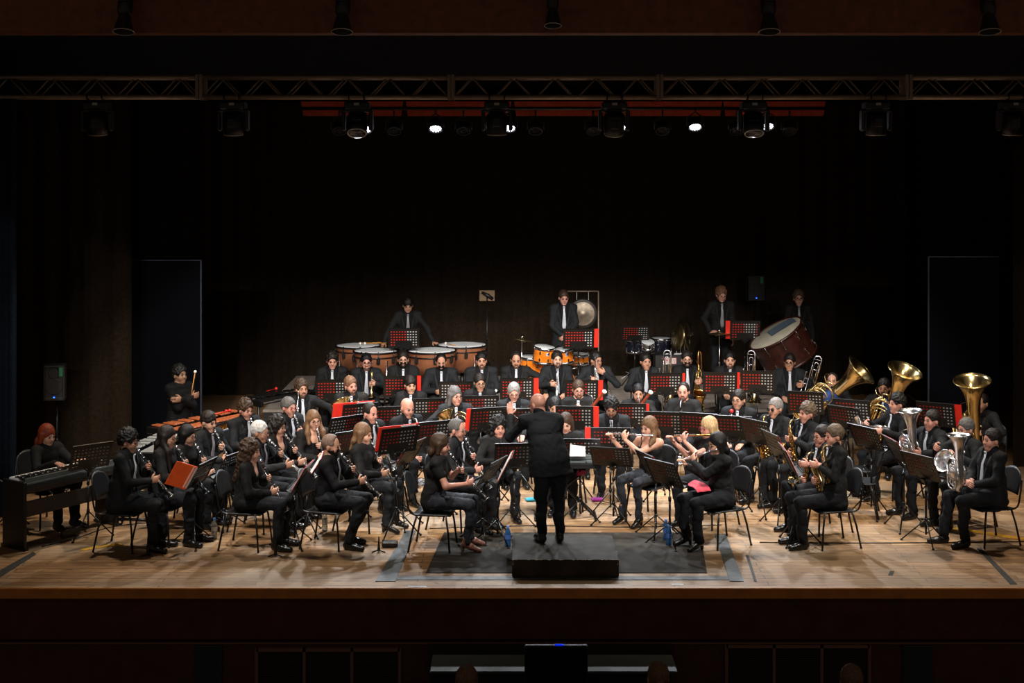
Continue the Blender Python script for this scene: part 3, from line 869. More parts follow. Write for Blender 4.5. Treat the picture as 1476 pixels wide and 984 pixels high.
@proto('flute')
def flute():                          # along +z from the closed end, embouchure 0.14 from it
    e = empty('flute')
    b = MB(); b.lathe([(0, 0), (.0105, 0), (.0105, .22), (.0118, .222), (.0118, .235), (.0098, .237), (.0098, .67), (.0085, .67)], 10, 0, None, True, False); b.build('body', 'silver', e)
    b = MB(); b.ball((0, -.008, .14), (.014, .009, .022), 10); b.build('lip_plate', 'silver', e)
    b = MB()
    b.bar((.010, -.006, .25), (.010, -.006, .64), .003, 5)
    for i in range(13):
        m = frame((0, -.009, .27 + i * .029), (0, -1, 0)); b.lathe([(0, .007), (.0085, .007), (.0085, 0), (0, 0)], 8, 0, m)
    b.build('keywork', 'chrome', e); return e
@proto('wooden_piccolo')
def wflute():
    e = empty('flute')
    b = MB(); b.lathe([(0, 0), (.0115, 0), (.0118, .2), (.013, .202), (.013, .212), (.0108, .215), (.0098, .60), (.0085, .60)], 10, 0, None, True, False); b.build('body', 'gold', e)
    b = MB(); b.bar((.010, -.006, .22), (.010, -.006, .57), .003, 5)
    for i in range(11):
        m = frame((0, -.009, .24 + i * .029), (0, -1, 0)); b.lathe([(0, .007), (.0085, .007), (.0085, 0), (0, 0)], 8, 0, m)
    b.build('keywork', 'silver', e); return e
def conical(b, path, r0, r1, n=12, mi=0, sub=5):
    P = catmull(path, sub); b.tube(P, [r0, r1], n, mi)
def bellflare(b, base, d, L, r0, r1, n=28, mi=0, pw=3.0):
    prof = [(r0 + (r1 - r0) * ((i / 14) ** pw), L * i / 14) for i in range(15)]
    prof += [(r1 + .004, L - .002), (r1 + .004, L + .004), (r1 - .004, L + .004)] + [(max(r0 * .7, r - .003), z + .003) for r, z in reversed(prof[2:14])]
    b.lathe(prof, n, mi, frame(base, d))
def saxophone(name, bodymat, s=1.0, straight=0):
    """x to the player's left, -y forward, z up; origin at the mouthpiece tip"""
    e = empty(name); f = s
    b = MB(); b.tube([(0, 0, 0), (0, -.03 * f, -.006 * f), (0, -.085 * f, -.01 * f)], [.005, .011 * f, .012 * f], 10); b.build('mouthpiece', 'ebony', e)
    b = MB()
    conical(b, [(0, -.075 * f, -.01 * f), (0, -.13 * f, -.005 * f), (0, -.165 * f, -.03 * f), (0, -.175 * f, -.07 * f)], .008 * f, .013 * f); b.build('neck', bodymat, e)
    b = MB(); top = V((0, -.175 * f, -.06 * f)); k = [top, top + V((-.02 * f, .02 * f, -.15 * f)), top + V((-.045 * f, .045 * f, -.33 * f)), top + V((-.06 * f, .06 * f, -.46 * f)),
         top + V((-.065 * f, .03 * f, -.525 * f)), top + V((-.06 * f, -.035 * f, -.53 * f)), top + V((-.05 * f, -.08 * f, -.47 * f)), top + V((-.04 * f, -.10 * f, -.36 * f))]
    P = catmull(k, 6); n = len(P); b.tube(P, [.014 * f, .018 * f, .024 * f, .031 * f, .036 * f, .040 * f, .046 * f, .050 * f], 14)
    b.build('body', bodymat, e)
    b = MB(); d = V((.12, -.45, 1)); bellflare(b, k[-1] - nrm(d) * .01, d, .15 * f, .049 * f, .066 * f, 24, 0, 2.2); b.build('bell', bodymat, e)
    b = MB()
    for i in range(15):
        p = k[0].lerp(k[3], .06 + i * .062); sd = (1, -1, .2)[i % 3]; r = (.016 + .013 * i / 15) * f
        m = frame(p + V((sd * r * .8, -r * (1 if abs(sd) < .5 else .7), 0)), V((sd, -.8, 0))); b.lathe([(0, .009 * f), (.011 * f + i * .0006, .009 * f), (.011 * f + i * .0006, 0), (0, 0)], 8, 0, m)
    for sx in (-.022, .024, .0):
        b.tube([k[0] + V((sx * f, -.012 * f, -.02)), k[1] + V((sx * f * 1.2, -.02 * f, 0)), k[2] + V((sx * f * 1.3, -.025 * f, 0)), k[3] + V((sx * f * 1.4, -.03 * f, .03))], .0034 * f, 5)
    for i in range(4):
        p = k[6].lerp(k[7], i / 3); m = frame(p + V((.05 * f, 0, 0)), (1, .1, 0)); b.lathe([(0, .012), (.022 * f, .012), (.022 * f, 0), (0, 0)], 10, 0, m)
    b.bar(k[2] + V((0, -.02, 0)), k[7], .004, 5); b.build('keywork', 'gold' if bodymat == 'brass' else 'brass', e)
    return e
@proto('alto_saxophone')
def alto(): return saxophone('saxophone', 'brass')
@proto('dark_alto_saxophone')
def alto2(): return saxophone('saxophone', 'gold')
@proto('tenor_saxophone')
def tenor(): return saxophone('saxophone', 'brass', 1.05)
@proto('baritone_saxophone')
def bari():
    e = saxophone('baritone_saxophone', 'gold', 1.45)
    b = MB(); b.tube(catmull([(0, -.24, -.09), (0, -.25, .08), (.02, -.22, .16), (.05, -.20, .10), (.045, -.19, -.12)], 6), .013, 10); b.build('crook', 'gold', e)
    return e
@proto('bass_clarinet')
def bclar():
    e = empty('bass_clarinet')
    b = MB(); b.tube([(0, 0, 0), (0, -.05, -.02), (0, -.075, -.03)], [.005, .012, .013], 10); b.build('mouthpiece', 'ebony', e)
    b = MB(); b.tube(catmull([(0, -.07, -.028), (0, -.12, -.025), (0, -.15, -.05), (0, -.155, -.10)], 6), .0125, 10); b.build('neck', 'silver', e)
    b = MB(); b.lathe([(.0165, 0), (.0165, .30), (.019, .31), (.019, .33), (.017, .34), (.018, .66), (.020, .67)], 12, 0, frame((0, -.155, -.10), (0, .02, -1))); b.build('body', 'ebony', e)
    b = MB(); b.tube(catmull([(0, -.142, -.77), (0, -.142, -.83), (0, -.17, -.865), (0, -.215, -.85)], 6), [.018, .02, .024, .028], 12)
    bellflare(b, (0, -.20, -.856), (0, -.75, .75), .10, .026, .062, 20, 0, 1.6); b.build('bell', 'silver', e)
    b = MB(); m = frame((0, -.155, -.10), (0, .02, -1), (1, 0, 0)); t = MB(); keys(t, .03, .30, .018, 7, 1, 1, .010); keys(t, .35, .64, .018, 7, -1, 1, .013); b.raw(t.v, t.f, 0, False, m)
    b.build('keywork', 'silver', e)
    b = MB(); b.bar((0, -.142, -.80), (0, -.142, -1.0), .005); b.build('floor_peg', 'chrome', e)
    return e
@proto('trumpet')
def trumpet():                        # bell axis along +z, mouthpiece at z=-.28, bell rim at z=.21; valves along -y
    e = empty('trumpet')
    b = MB(); bellflare(b, (0, 0, -.02), (0, 0, 1), .23, .0075, .061, 24, 0, 3.2)
    b.tube(catmull([(0, 0, -.02), (0, 0, -.12), (0, -.03, -.165), (0, -.06, -.12), (0, -.06, .02)], 6), .0065, 8); b.build('bell', 'brass', e)
    b = MB(); b.bar((.012, -.06, -.24), (.012, -.06, .10), .006, 8); b.tube(catmull([(.012, -.06, .10), (.012, -.06, .15), (.012, -.02, .175), (.012, .0, .12), (.012, 0, .04)], 6), .0065, 8); b.build('leadpipe', 'brass', e)
    b = MB(); b.lathe([(.004, 0), (.006, .05), (.0135, .075), (.0135, .082), (.009, .078)], 12, 0, frame((.012, -.06, -.22), (0, 0, -1))); b.build('mouthpiece', 'silver', e)
    b = MB()
    for i in range(3):
        z = -.05 + i * .032
        b.lathe([(0, -.075), (.009, -.075), (.0115, -.06), (.0115, .05), (.008, .055), (.0035, .056), (.0035, .075), (.010, .076), (.010, .081), (0, .081)], 10, 0, frame((.006, -.03, z), (0, -1, 0)))
    b.build('valves', 'silver', e); return e
@proto('silver_trumpet')
def strumpet():
    e0 = trumpet(); e = empty('trumpet')
    for c in kids(e0):
        c2 = c.copy(); c2.data = c.data.copy(); c2.data.materials[0] = MT['silver']; COL.objects.link(c2); c2.parent = e
    return e
@proto('trombone')
def trombone():                       # z along the slide, bell section rises above the grip, bell opens downwards
    e = empty('trombone')
    b = MB()
    for x in (-.028, .028): b.bar((x, 0, .12), (x, 0, -.62), .0068, 8)
    b.tube(arcpts((0, 0, -.62), .028, 180, 360, 8), .0068, 8); b.bar((-.028, 0, .10), (.028, 0, .10), .006, 6); b.bar((-.028, 0, .02), (.028, 0, .02), .006, 6); b.build('slide', 'silver', e)
    b = MB(); b.tube([(.028, 0, .12), (.028, 0, .40)] + arcpts((.083, 0, .40), .055, 180, 0, 10) + [(.138, 0, .20)], [.007, .007, .009, .010, .011, .0125, .014], 8)
    for z in (.40, .25): b.bar((.028, 0, z), (.138, 0, z), .006, 6)
    b.tube([(.055, .01, .12), (.055, .01, .33)] + arcpts((.083, .01, .33), .028, 180, 0, 8) + [(.111, .01, .12)], .0062, 8); b.build('tuning_slide', 'silver', e)
    b = MB(); bellflare(b, (.138, 0, .22), (0, 0, -1), .52, .014, .105, 28, 0, 5); b.build('bell', 'brass', e)
    b = MB(); b.lathe([(.004, 0), (.007, .04), (.0165, .065), (.0165, .074), (.010, .07)], 12, 0, frame((-.028, 0, .12), (0, 0, 1))); b.build('mouthpiece', 'silver', e)
    return e
@proto('french_horn')
def fhorn():                          # coil in the xz plane, bell towards -x
    e = empty('french_horn')
    b = MB()
    for r, y in ((.145, 0), (.125, .018), (.105, -.018)): b.torus(r, .0075, 32, 8, 0, frame((0, y, 0), (0, 1, 0)))
    b.torus(.075, .006, 24, 8, 0, frame((.01, .02, .01), (0, 1, 0)))
    b.tube(catmull([(.14, 0, .03), (.16, -.01, .14), (.18, -.02, .28)], 6), [.0075, .0045], 8); b.build('tubing', 'brass', e)
    b = MB(); conical(b, [(.0, 0, -.145), (-.10, 0, -.13), (-.18, .0, -.05)], .012, .03); bellflare(b, (-.165, 0, -.068), (-.6, .1, .8), .19, .03, .15, 28, 0, 2.2); b.build('bell', 'brass', e)
    b = MB()
    for i in range(3): b.lathe([(0, -.02), (.018, -.02), (.018, .02), (0, .02)], 10, 0, frame((-.03 + i * .034, -.03, .02), (0, -1, 0)))
    b.build('valves', 'silver', e); return e
def bigbrass(name, mat, s, wrap=0, valves_top=1):
    """upright oval brass: origin at the foot of the body, bell opens along +z; valves on -y"""
    e = empty(name)
    b = MB(); w, hh = .105 * s, .30 * s
    P = [(.07 * s, 0, .48 * s), (.072 * s, 0, .30 * s), (.072 * s, 0, .14 * s), (.055 * s, 0, .045 * s), (0, 0, .012 * s), (-.06 * s, 0, .045 * s), (-.085 * s, 0, .14 * s), (-.088 * s, 0, .30 * s), (-.07 * s, 0, .40 * s), (-.03, 0, .44 * s)]
    b.tube(catmull(P, 5), [.058 * s, .050 * s, .043 * s, .038 * s, .034 * s, .031 * s, .027 * s, .024 * s, .021 * s, .018 * s], 14); b.build('body', mat, e)
    b = MB(); bellflare(b, (.07 * s, 0, .46 * s), (0, 0, 1), .34 * s, .058 * s, .165 * s, 36, 0, 3.2)
    b.torus(.165 * s, .006, 36, 8, 0, Matrix.Translation((.07 * s, 0, .80 * s))); b.build('bell', mat, e)
    b = MB()
    for i in range(3 if s < 1.3 else 4):
        x = (-.03 + i * .035) * s; b.lathe([(0, -.005), (.017, -.005), (.0175, .16 * s), (.013, .165 * s), (.004, .166 * s), (.004, .19 * s), (.013, .192 * s), (.013, .198 * s), (0, .2 * s)], 12, 0, frame((x, -.062 * s, .17 * s), (0, -.1, 1)))
    b.build('valves', 'silver' if mat != 'brass' else mat, e)
    b = MB()
    for k, (y, a, z0, z1) in enumerate(((-.035, .055, .10, .40), (.045, .07, .06, .36), (-.06, .09, .08, .32), (.03, .045, .16, .44), (-.085, .105, .05, .38), (.065, .10, .09, .30), (-.055, .12, .16, .26))):
        b.tube([(-a * s, y * s, z0 * s + .05)] + [(-a * s, y * s, z1 * s)] + arcpts((0, y * s, z1 * s), a * s, 180, 0, 8, ry=a * s * .8) + [(a * s, y * s, z0 * s + .05)] + arcpts((0, y * s, z0 * s + .05), a * s, 0, -180, 8, ry=a * s * .7), (.0085 if k % 2 else .011) * s ** .5, 8)
    b.tube(catmull([(-.05 * s, -.03 * s, .46 * s), (-.10 * s, -.04 * s, .485 * s), (-.115 * s, .03 * s, .50 * s), (-.09 * s, .10 * s, .51 * s)], 6), [.008, .006], 8); b.build('tubing', mat, e)
    b = MB(); b.lathe([(.005, 0), (.008, .05), (.019, .075), (.019, .084), (.012, .08)], 12, 0, frame((-.095 * s, .09 * s, .508 * s), (.3, 1, .1))); b.build('mouthpiece', 'silver', e)
    if wrap:
        b = MB(); b.lathe([(.068 * s, .0), (.071 * s, .03), (.072 * s, .10 * s), (.069 * s, .13 * s)], 18, 0, frame((.07 * s, 0, .33 * s), (0, 0, 1))); b.build('cloth_wrap', 'bluecloth', e)
    return e
@proto('tuba')
def tuba(): return bigbrass('tuba', 'brass', 1.42)
@proto('wrapped_tuba')
def tubaw(): return bigbrass('tuba', 'brass', 1.42, 1)
@proto('euphonium')
def euph(): return bigbrass('euphonium', 'silver', .86)
@proto('bassoon')
def bassoon():                        # along +z from the boot to the bell
    e = empty('bassoon')
    b = MB(); b.tube([(0, 0, 0), (0, 0, .42)], [.034, .030], 12, flat=((1, 0, 0), .72)); b.build('boot_joint', 'basswood', e)
    b = MB(); b.lathe([(.018, .40), (.018, .86), (.021, .87), (.021, .89), (.019, .90), (.020, 1.20)], 12, 0, Matrix.Translation((.014, 0, 0))); b.build('long_joint', 'basswood', e)
    b = MB(); b.lathe([(.013, .40), (.0115, .80), (.010, .88)], 10, 0, Matrix.Translation((-.016, 0, 0))); b.build('wing_joint', 'basswood', e)
    b = MB(); b.lathe([(.021, 1.185), (.030, 1.19), (.031, 1.215), (.019, 1.218), (.016, 1.15)], 16, 0, Matrix.Translation((.014, 0, 0))); b.build('bell_ring', 'ivory', e)
    b = MB(); b.tube(catmull([(-.016, 0, .87), (-.018, 0, .95), (-.06, .04, 1.0), (-.11, .10, .97), (-.13, .15, .93)], 6), [.006, .0035], 8); b.build('crook', 'silver', e)
    b = MB(); keys(b, .05, .40, .03, 5, 1, -1, .012); keys(b, .45, .85, .024, 6, -1, -1, .010); b.build('keywork', 'silver', e)
    return e

@proto('chair')
def chair():                          # faces -y
    e = empty('chair')
    b = MB(); nx, ny = 6, 6
    def shell(name, fn, n1, n2, th):
        vs, fs = [], []
        for i in range(n1 + 1):
            for j in range(n2 + 1): vs.append(V(fn(i / n1 * 2 - 1, j / n2)))
        m = len(vs); nn = []
        for i in range(n1 + 1):
            for j in range(n2 + 1):
                a, c = vs[min(i + 1, n1) * (n2 + 1) + j] - vs[max(i - 1, 0) * (n2 + 1) + j], vs[i * (n2 + 1) + min(j + 1, n2)] - vs[i * (n2 + 1) + max(j - 1, 0)]
                nn.append(nrm(a.cross(c)))
        vs += [v - n * th for v, n in zip(vs, nn)]
        for i in range(n1):
            for j in range(n2):
                q = [i * (n2 + 1) + j, (i + 1) * (n2 + 1) + j, (i + 1) * (n2 + 1) + j + 1, i * (n2 + 1) + j + 1]
                fs += [tuple(q), tuple(k + m for k in reversed(q))]
        bd = [i * (n2 + 1) for i in range(n1 + 1)] + [n1 * (n2 + 1) + j for j in range(1, n2 + 1)] + [i * (n2 + 1) + n2 for i in range(n1 - 1, -1, -1)] + [j for j in range(n2 - 1, 0, -1)]
        for k in range(len(bd)):
            a, c = bd[k], bd[(k + 1) % len(bd)]; fs.append((c, a, a + m, c + m))
        MB().raw(vs, fs, 0, True).build(name, 'seat', e)
    shell('seat', lambda u, t: (u * (.205 - .02 * abs(t - .5) ** 2 * 4), -.22 + .42 * t, .415 + .010 * (u * u - 1) - (.03 * max(0, .25 - t) * 4 * .3)), 8, 8, .012)
    shell('backrest', lambda u, t: (u * (.205 - .055 * t ** 4), .225 + .075 * t + .0 - .03 * (1 - u * u) * -1, .56 + .28 * t - .05 * (u * u) * t ** 3), 8, 8, -.012)
    for sx in (-1, 1):
        for y0, y1 in ((-.17, -.22), (.15, .24)):
            b = MB(); b.tube([(sx * .185, y0, .406), (sx * .20, (y0 + y1) / 2, .25), (sx * .225, y1, .008)], .0115, 8); b.ball((sx * .225, y1, .012), (.015, .015, .012), 8); b.build('leg', 'metal', e)
    b = MB()
    b.tube([(-.185, -.17, .401), (.185, -.17, .401), (.185, .15, .401), (-.185, .15, .401), (-.185, -.17, .401)], .010, 6)
    for sx in (-1, 1): b.tube(catmull([(sx * .185, .10, .401), (sx * .195, .22, .43), (sx * .195, .262, .58), (sx * .18, .290, .72)], 5), .0105, 7)
    b.build('frame', 'metal', e); return e

def music_stand(mat):
    """the reader stands on the +y side; the perforated back shows to -y. Origin on the floor, desk centre added by height"""
    e = empty('music_stand'); return e
def desk_mesh(mat):
    w, h = .475, .325; t = .004
    px, pz, hw, hh = .0425, .043, .0220, .0185
    xs = [-w / 2]; zs = [-h / 2]
    for i in range(10): c = (i - 4.5) * px; xs += [c - hw / 2, c + hw / 2]
    xs.append(w / 2)
    for j in range(6): c = -h / 2 + .048 + j * pz; zs += [c - hh / 2, c + hh / 2]
    zs.append(h / 2)
    b = MB(); nz = len(zs)
    hole = lambda i, j: i % 2 == 1 and j % 2 == 1 and not (j < 4 and 2 <= i // 2 <= 7)
    F = [(x, 0, z) for x in xs for z in zs]; B = [(x, t, z) for x in xs for z in zs]; m = len(F); fs = []
    for i in range(len(xs) - 1):
        for j in range(nz - 1):
            q = [i * nz + j, (i + 1) * nz + j, (i + 1) * nz + j + 1, i * nz + j + 1]
            if hole(i, j):
                for k in range(4): a, c = q[k], q[(k + 1) % 4]; fs.append((a, c, c + m, a + m))
            else: fs += [tuple(q), tuple(k + m for k in reversed(q))]
    b.raw(F + B, fs)
    b.box((0, -.002, h / 2), (w, .012, .006)); b.box((0, .035, -h / 2), (w, .075, .006)); b.box((0, .070, -h / 2 + .012), (w, .004, .03))
    for s in (-1, 1): b.box((s * w / 2, 0, 0), (.006, .012, h))
    return b
STANDS = {}
def stand_proto(mat):
    """desk in its own tilted child, legs below; the desk height is set per stand"""
    if mat not in STANDS:
        d = desk_mesh(mat).build('desk', mat)
        b = MB(); b.tube(arcpts((0, -.035, -.085), .085, 200, 340, 10), .006, 6); b.bar((-.05, -.03, -.16), (.05, -.03, -.16), .010); b.box((0, -.03, -.165), (.05, .03, .05)); b.bar((0, -.03, -.165), (0, -.02, -.23), .012, 8)
        c = b.build('bracket', 'metal')
        b = MB()
        b.tube([(0, 0, .28), (0, 0, .66)], .0125, 8); b.tube([(0, 0, .64), (0, 0, .70)], .018, 8); b.tube([(0, 0, .30), (0, 0, .34)], .019, 8); b.tube([(0, 0, .12), (0, 0, .30)], .012, 8)
        p = b.build('lower_pole', 'metal')
        u = MB().tube([(0, 0, 0), (0, 0, 1)], .0085, 8).build('upper_pole', 'metal')
        legs = []
        for k in range(3):
            a = R(90 + 120 * k); ux, uy = math.cos(a), math.sin(a); b = MB()
            b.tube([(ux * .012, uy * .012, .31), (ux * .27, uy * .27, .018)], .0085, 7); b.bar((ux * .016, uy * .016, .14), (ux * .13, uy * .13, .18), .005, 6); b.ball((ux * .275, uy * .275, .015), (.016, .016, .014), 8)
            legs.append(b.build('leg', 'metal'))
        for o in [d, c, p, u] + legs: COL.objects.unlink(o)
        STANDS[mat] = (d, c, p, u, legs)
    return STANDS[mat]
def put_stand(px, py, Y, yaw, label, folder=None, mat='stand', tilt=22, base=0, flabel=None, z=None, legturn=0, fl_mat='redf', fx=0.0, group='music stands of the band', fsplit=.55, lift=0, flap=0):
    p = at(px, py, Y)
    if z is not None: p.z = z
    d, c, po, u, legs = stand_proto(mat)
    e = empty('music_stand', label, 'music stand', group, (p.x, p.y, base), R(yaw))
    hz = p.z - base
    def add(o, m):
        n = o.copy(); COL.objects.link(n); n.parent = e; n.matrix_parent_inverse = Matrix(); n.matrix_basis = m; return n
    T = Matrix.Translation((0, 0, hz)) @ Matrix.Rotation(R(tilt), 4, 'X')
    dk = add(d, T); br = c.copy(); COL.objects.link(br); br.parent = dk; br.matrix_parent_inverse = Matrix(); br.matrix_basis = Matrix()
    foot = T @ V((0, -.02, -.23))
    O = Matrix.Translation((0, foot.y, 0))
    lowz = min(1.0, max(.55, (foot.z - .10) / .66))
    add(po, O @ Matrix.Diagonal((1, 1, lowz, 1)) if lowz < 1 else O)
    add(u, O @ Matrix.Translation((0, 0, .6 * lowz)) @ Matrix.Diagonal((1, 1, max(.05, foot.z - .6 * lowz), 1)))
    for l in legs: add(l, O @ Matrix.Rotation(R(legturn), 4, 'Z') @ (Matrix.Diagonal((1, 1, lowz, 1)) if lowz < 1 else Matrix()))
    if folder:
        f = empty('music_folder', flabel, 'folder', 'folders on the music stands')
        f.matrix_world = TR((p.x, p.y, base), R(yaw)) @ T @ Matrix.Translation((fx, .009, .005 + lift))
        if flap: f.matrix_world = TR((p.x, p.y, base), R(yaw)) @ T @ Matrix.Translation((-.25, .0, -.01)) @ Matrix.Rotation(R(flap), 4, 'Z') @ Matrix.Translation((-.125, 0, 0))
        w, h = (.465 + abs(fx) * 1.1, .305) if fx else (.45, .295)
        if flap: w = .25
        x0, x1 = -w / 2, w / 2; xs = x0 + w * fsplit
        if folder == 'R': M4 = Matrix.Scale(-1, 4, (1, 0, 0))
        else: M4 = Matrix()
        b = MB(); b.box(((x0 + xs) / 2, .002, 0), (xs - x0, .005, h)); b.box(((xs + x1) / 2, .0035, 0), (x1 - xs, .003, h)); b.box((xs, .0, 0), (.012, .012, h)); 
        M2 = MB(); M2.raw(b.v, [tuple(reversed(q)) for q in b.f] if folder == 'R' else b.f, 0, False, M4); M2.build('cover', fl_mat, f)
        b = MB(); b.box(((xs + x1) / 2 - .008 - max(0, fx) * .8, .0, .004), (max(.05, x1 - xs - .035 - max(0, fx) * 1.6), .003, h - .03)); b.box(((x0 + xs) / 2, .007, .0), (xs - x0 - .03, .004, h - .03)); b.box(((xs + x1) / 2 - .006, .007, .0), (x1 - xs - .03, .004, h - .03))
        M2 = MB(); M2.raw(b.v, [tuple(reversed(q)) for q in b.f] if folder == 'R' else b.f, 0, False, M4); M2.build('pages', 'paper', f)
    return e, T
# ---------------------------------------------------------------- the players
# px, py = crown in the photograph, Y = distance; ref = a phrase that points to that one player
PEOPLE = []
def pp(px, py, Y, ref, **k):
    k.update(px=px, py=py, Y=Y, ref=ref); PEOPLE.append(k)
suitm = dict(out='suit')
# left block, clarinets
pp(188, 616, 15.75, "clarinettist seated nearest the digital piano", yaw=80, arms='clarinet', inst='clarinet', hair='curly', hc='black', skin='skin_b', gl=1, out='suit', tie=1, hp=10, lean=6, cang=38, fat=1.1, hy=2)
pp(243, 613, 16.0, "clarinettist right behind the orange folder", fem=1, yaw=76, arms='clarinet', inst='clarinet', hair='long', hc='dark', hlen=-.42, hfront=(-1,), hfl=.24, gl=1, out='blouse', hp=10, lean=7, cang=36)
pp(272, 617, 16.75, "clarinettist in glasses between the orange folder and the vibraphone", fem=1, yaw=72, arms='clarinet', inst='clarinet', hair='long', hc='black', hlen=-.26, gl=1, out='blouse', hp=12, lean=8, cang=36)
pp(303, 592, 17.3, "clarinettist seated in front of the marimba", yaw=58, arms='clarinet', inst='clarinet', hair='fringe', hc='dark', out='suit', hp=14, lean=6, cang=36, tie=2)
pp(356, 574, 18.05, "clarinettist at the right end of the marimba", yaw=48, arms='clarinet', inst='clarinet', hair='quiff', hc='brown', skin='skin_c', out='suit', hp=14, lean=6, sw=1.12, fat=1.12, cang=34)
pp(363, 631, 15.8, "front-row clarinettist in a black blazer", fem=1, yaw=80, arms='clarinet', inst='clarinet', hair='curlylong', hc='brown', hlen=-.30, out='blazer', hp=8, lean=5, cang=30)
pp(376, 606, 16.55, "clarinettist in glasses right behind the front-row blazer player", yaw=75, arms='clarinet', inst='clarinet', hair='short', hc='white', skin='skin_b', gl=1, out='suit', tie=2, hp=8, lean=6, cang=48)
pp(402, 597, 17.05, "blazered clarinettist in glasses, third back from the stage edge", fem=1, yaw=70, arms='clarinet', inst='clarinet', hair='curlylong', hc='dark', hlen=-.20, gl=1, out='blazer', hp=10, lean=6, cang=40)
pp(417, 572, 18.2, "clarinettist in red glasses", yaw=52, arms='clarinet', inst='clarinet', hair='short', hc='salt', skin='skin_c', gl=2, out='suit', tie=1, hp=8, lean=4, cang=32, fat=1.15)
pp(452, 591, 17.7, "clarinettist in round glasses and an open black blazer", fem=1, yaw=30, arms='clarinet', inst='clarinet', hair='long', hc='lbrown', hlen=-.30, hfront=(1, -1), hfl=.14, gl=1, out='blazer', hp=6, lean=3, cang=36)
pp(479, 626, 15.85, "front clarinettist in black shirt and dark grey tie", yaw=76, arms='clarinet', inst='clarinet', hair='buzz', hc='stubble', bc='black', beard=2, skin='skin_b', out='blackshirt', topmat='shirt', tie=2, hp=8, lean=4, cang=46, foot={1: -.18, -1: -.1}, tielen=.03)
pp(525, 609, 16.6, "clarinettist in a lace-sleeved black top", fem=1, yaw=72, arms='clarinet', inst='clarinet', hair='bob', hc='lbrown', hlen=-.17, out='blouse', hp=8, lean=4, cang=30, shoe='boot')
pp(535, 581, 17.6, "suited clarinettist behind the lace-sleeved clarinettist", yaw=50, arms='clarinet', inst='clarinet', hair='buzz', hc='dark', skin='skin_c', out='suit', hp=10, lean=6, cang=28, tie=1)
pp(637, 624, 15.75, "front-row clarinettist in a short-sleeved black top and flowered heels", fem=1, yaw=82, arms='clarinet', inst='clarinet', hair='bob', hc='brown', hlen=-.10, skin='skin_c', out='tee', hp=10, lean=7, cang=40, shoe='heel', trm='jean', lw=.003)
pp(661, 604, 16.6, "clarinettist in glasses behind the short-sleeved clarinettist", yaw=66, arms='clarinet', inst='clarinet', hair='buzz', hc='salt', skin='skin_c', gl=1, out='suit', tie=1, hp=10, lean=5, cang=30)
pp(719, 599, 17.25, "player in black holding an oboe upright on the lap", fem=1, yaw=12, arms='clasp', inst='oboe_lap', hair='curlylong', hc='black', hlen=-.22, skin='skin_c', out='blouse', hp=6, lean=2, hy=2, fat=1.12)
pp(589, 575, 18.0, "bass clarinettist left of centre", yaw=36, arms='bassclar', inst='bass_clarinet', hair='bald', skin='skin_c', out='suit', hp=18, lean=8, tie=1, hc='salt', fat=1.1)
# horns and others behind the clarinets
pp(435, 545, 19.6, "cornet player stretching an arm sideways at the far left", yaw=18, arms='elbow', inst='trumpet_lap', hair='quiff', hc='brown', beard=1, skin='skin_b', out='suit2', hp=4, hy=10, lean=0)
pp(505, 542, 19.6, "horn player left of the upright brass trumpet", yaw=12, arms='rest', inst='horn', hair='short', hc='ginger', beard=1, skin='skin_c', out='suit2', hp=10, hy=22, lean=0, hr=-6, tielen=.02)
pp(592, 541, 20.1, "player without glasses right of the upright brass trumpet", yaw=8, arms='rest', hair='fringe', hc='dark', out='suit2', hp=12, hy=10, lean=2, sw=.9)
pp(656, 556, 18.7, "horn player in glasses with a brass horn left of centre", yaw=14, arms='horn', inst='horn', hair='long', hc='salt', hlen=-.14, skin='skin_c', gl=1, out='suit', hp=4, hy=22, lean=3)
pp(692, 538, 20.1, "player in glasses below the largest timpani", yaw=6, arms='rest', inst=None, hair='short', hc='dark', gl=1, skin='skin_b', out='suit2', hp=14, hy=8, lean=3)
pp(741, 552, 19.0, "player in glasses reading behind the conductor's raised hand", yaw=4, arms='rest', inst=None, hair='short', hc='grey', skin='skin_c', gl=1, out='suit', hp=18, lean=2, fat=1.15)
pp(800, 573, 18.5, "player mostly hidden by the conductor's head", yaw=-4, arms='rest', hair='short', hc='black', skin='skin_b', out='suit2', hp=20, lean=6)
pp(815, 606, 17.5, "keyboard player behind the grey keyboard", fem=1, yaw=-8, arms='piano', hair='long', hc='brown', hlen=-.22, out='blouse', hp=18, lean=8)
pp(834, 548, 19.6, "bassoonist in glasses", yaw=-4, arms='bassoon', inst='bassoon', hair='short', hc='brown', beard=1, skin='skin_c', gl=1, out='blackshirt', topmat='suit2', tie=1, hp=14, hy=10, lean=5)
pp(920, 553, 19.6, "bassoonist without glasses", yaw=-6, arms='bassoon', inst='bassoon', hair='short', hc='black', beard=1, skin='skin_b', out='suit2', hp=8, hy=4, lean=5, fat=1.12)
pp(881, 573, 18.3, "oboist bowing low behind the flute stands", yaw=-6, arms='clarinet', inst='oboe', hair='curly', hc='black', gl=1, beard=1, skin='skin_b', out='suit', hp=26, lean=14, cang=30, tie=1)
pp(985, 551, 19.3, "alto clarinet player behind the flautists", yaw=-16, arms='bassclar', inst='bass_clarinet', hair='buzz', hc='dark', beard=1, skin='skin_c', out='blackshirt', topmat='suit2', hp=8, lean=4)
pp(1064, 561, 18.5, "player in glasses with a red ball on the clarinet", yaw=-22, arms='rest', inst='clarinet_up', hair='short', hc='dark', gl=1, out='suit', hp=8, lean=3, hy=-14)
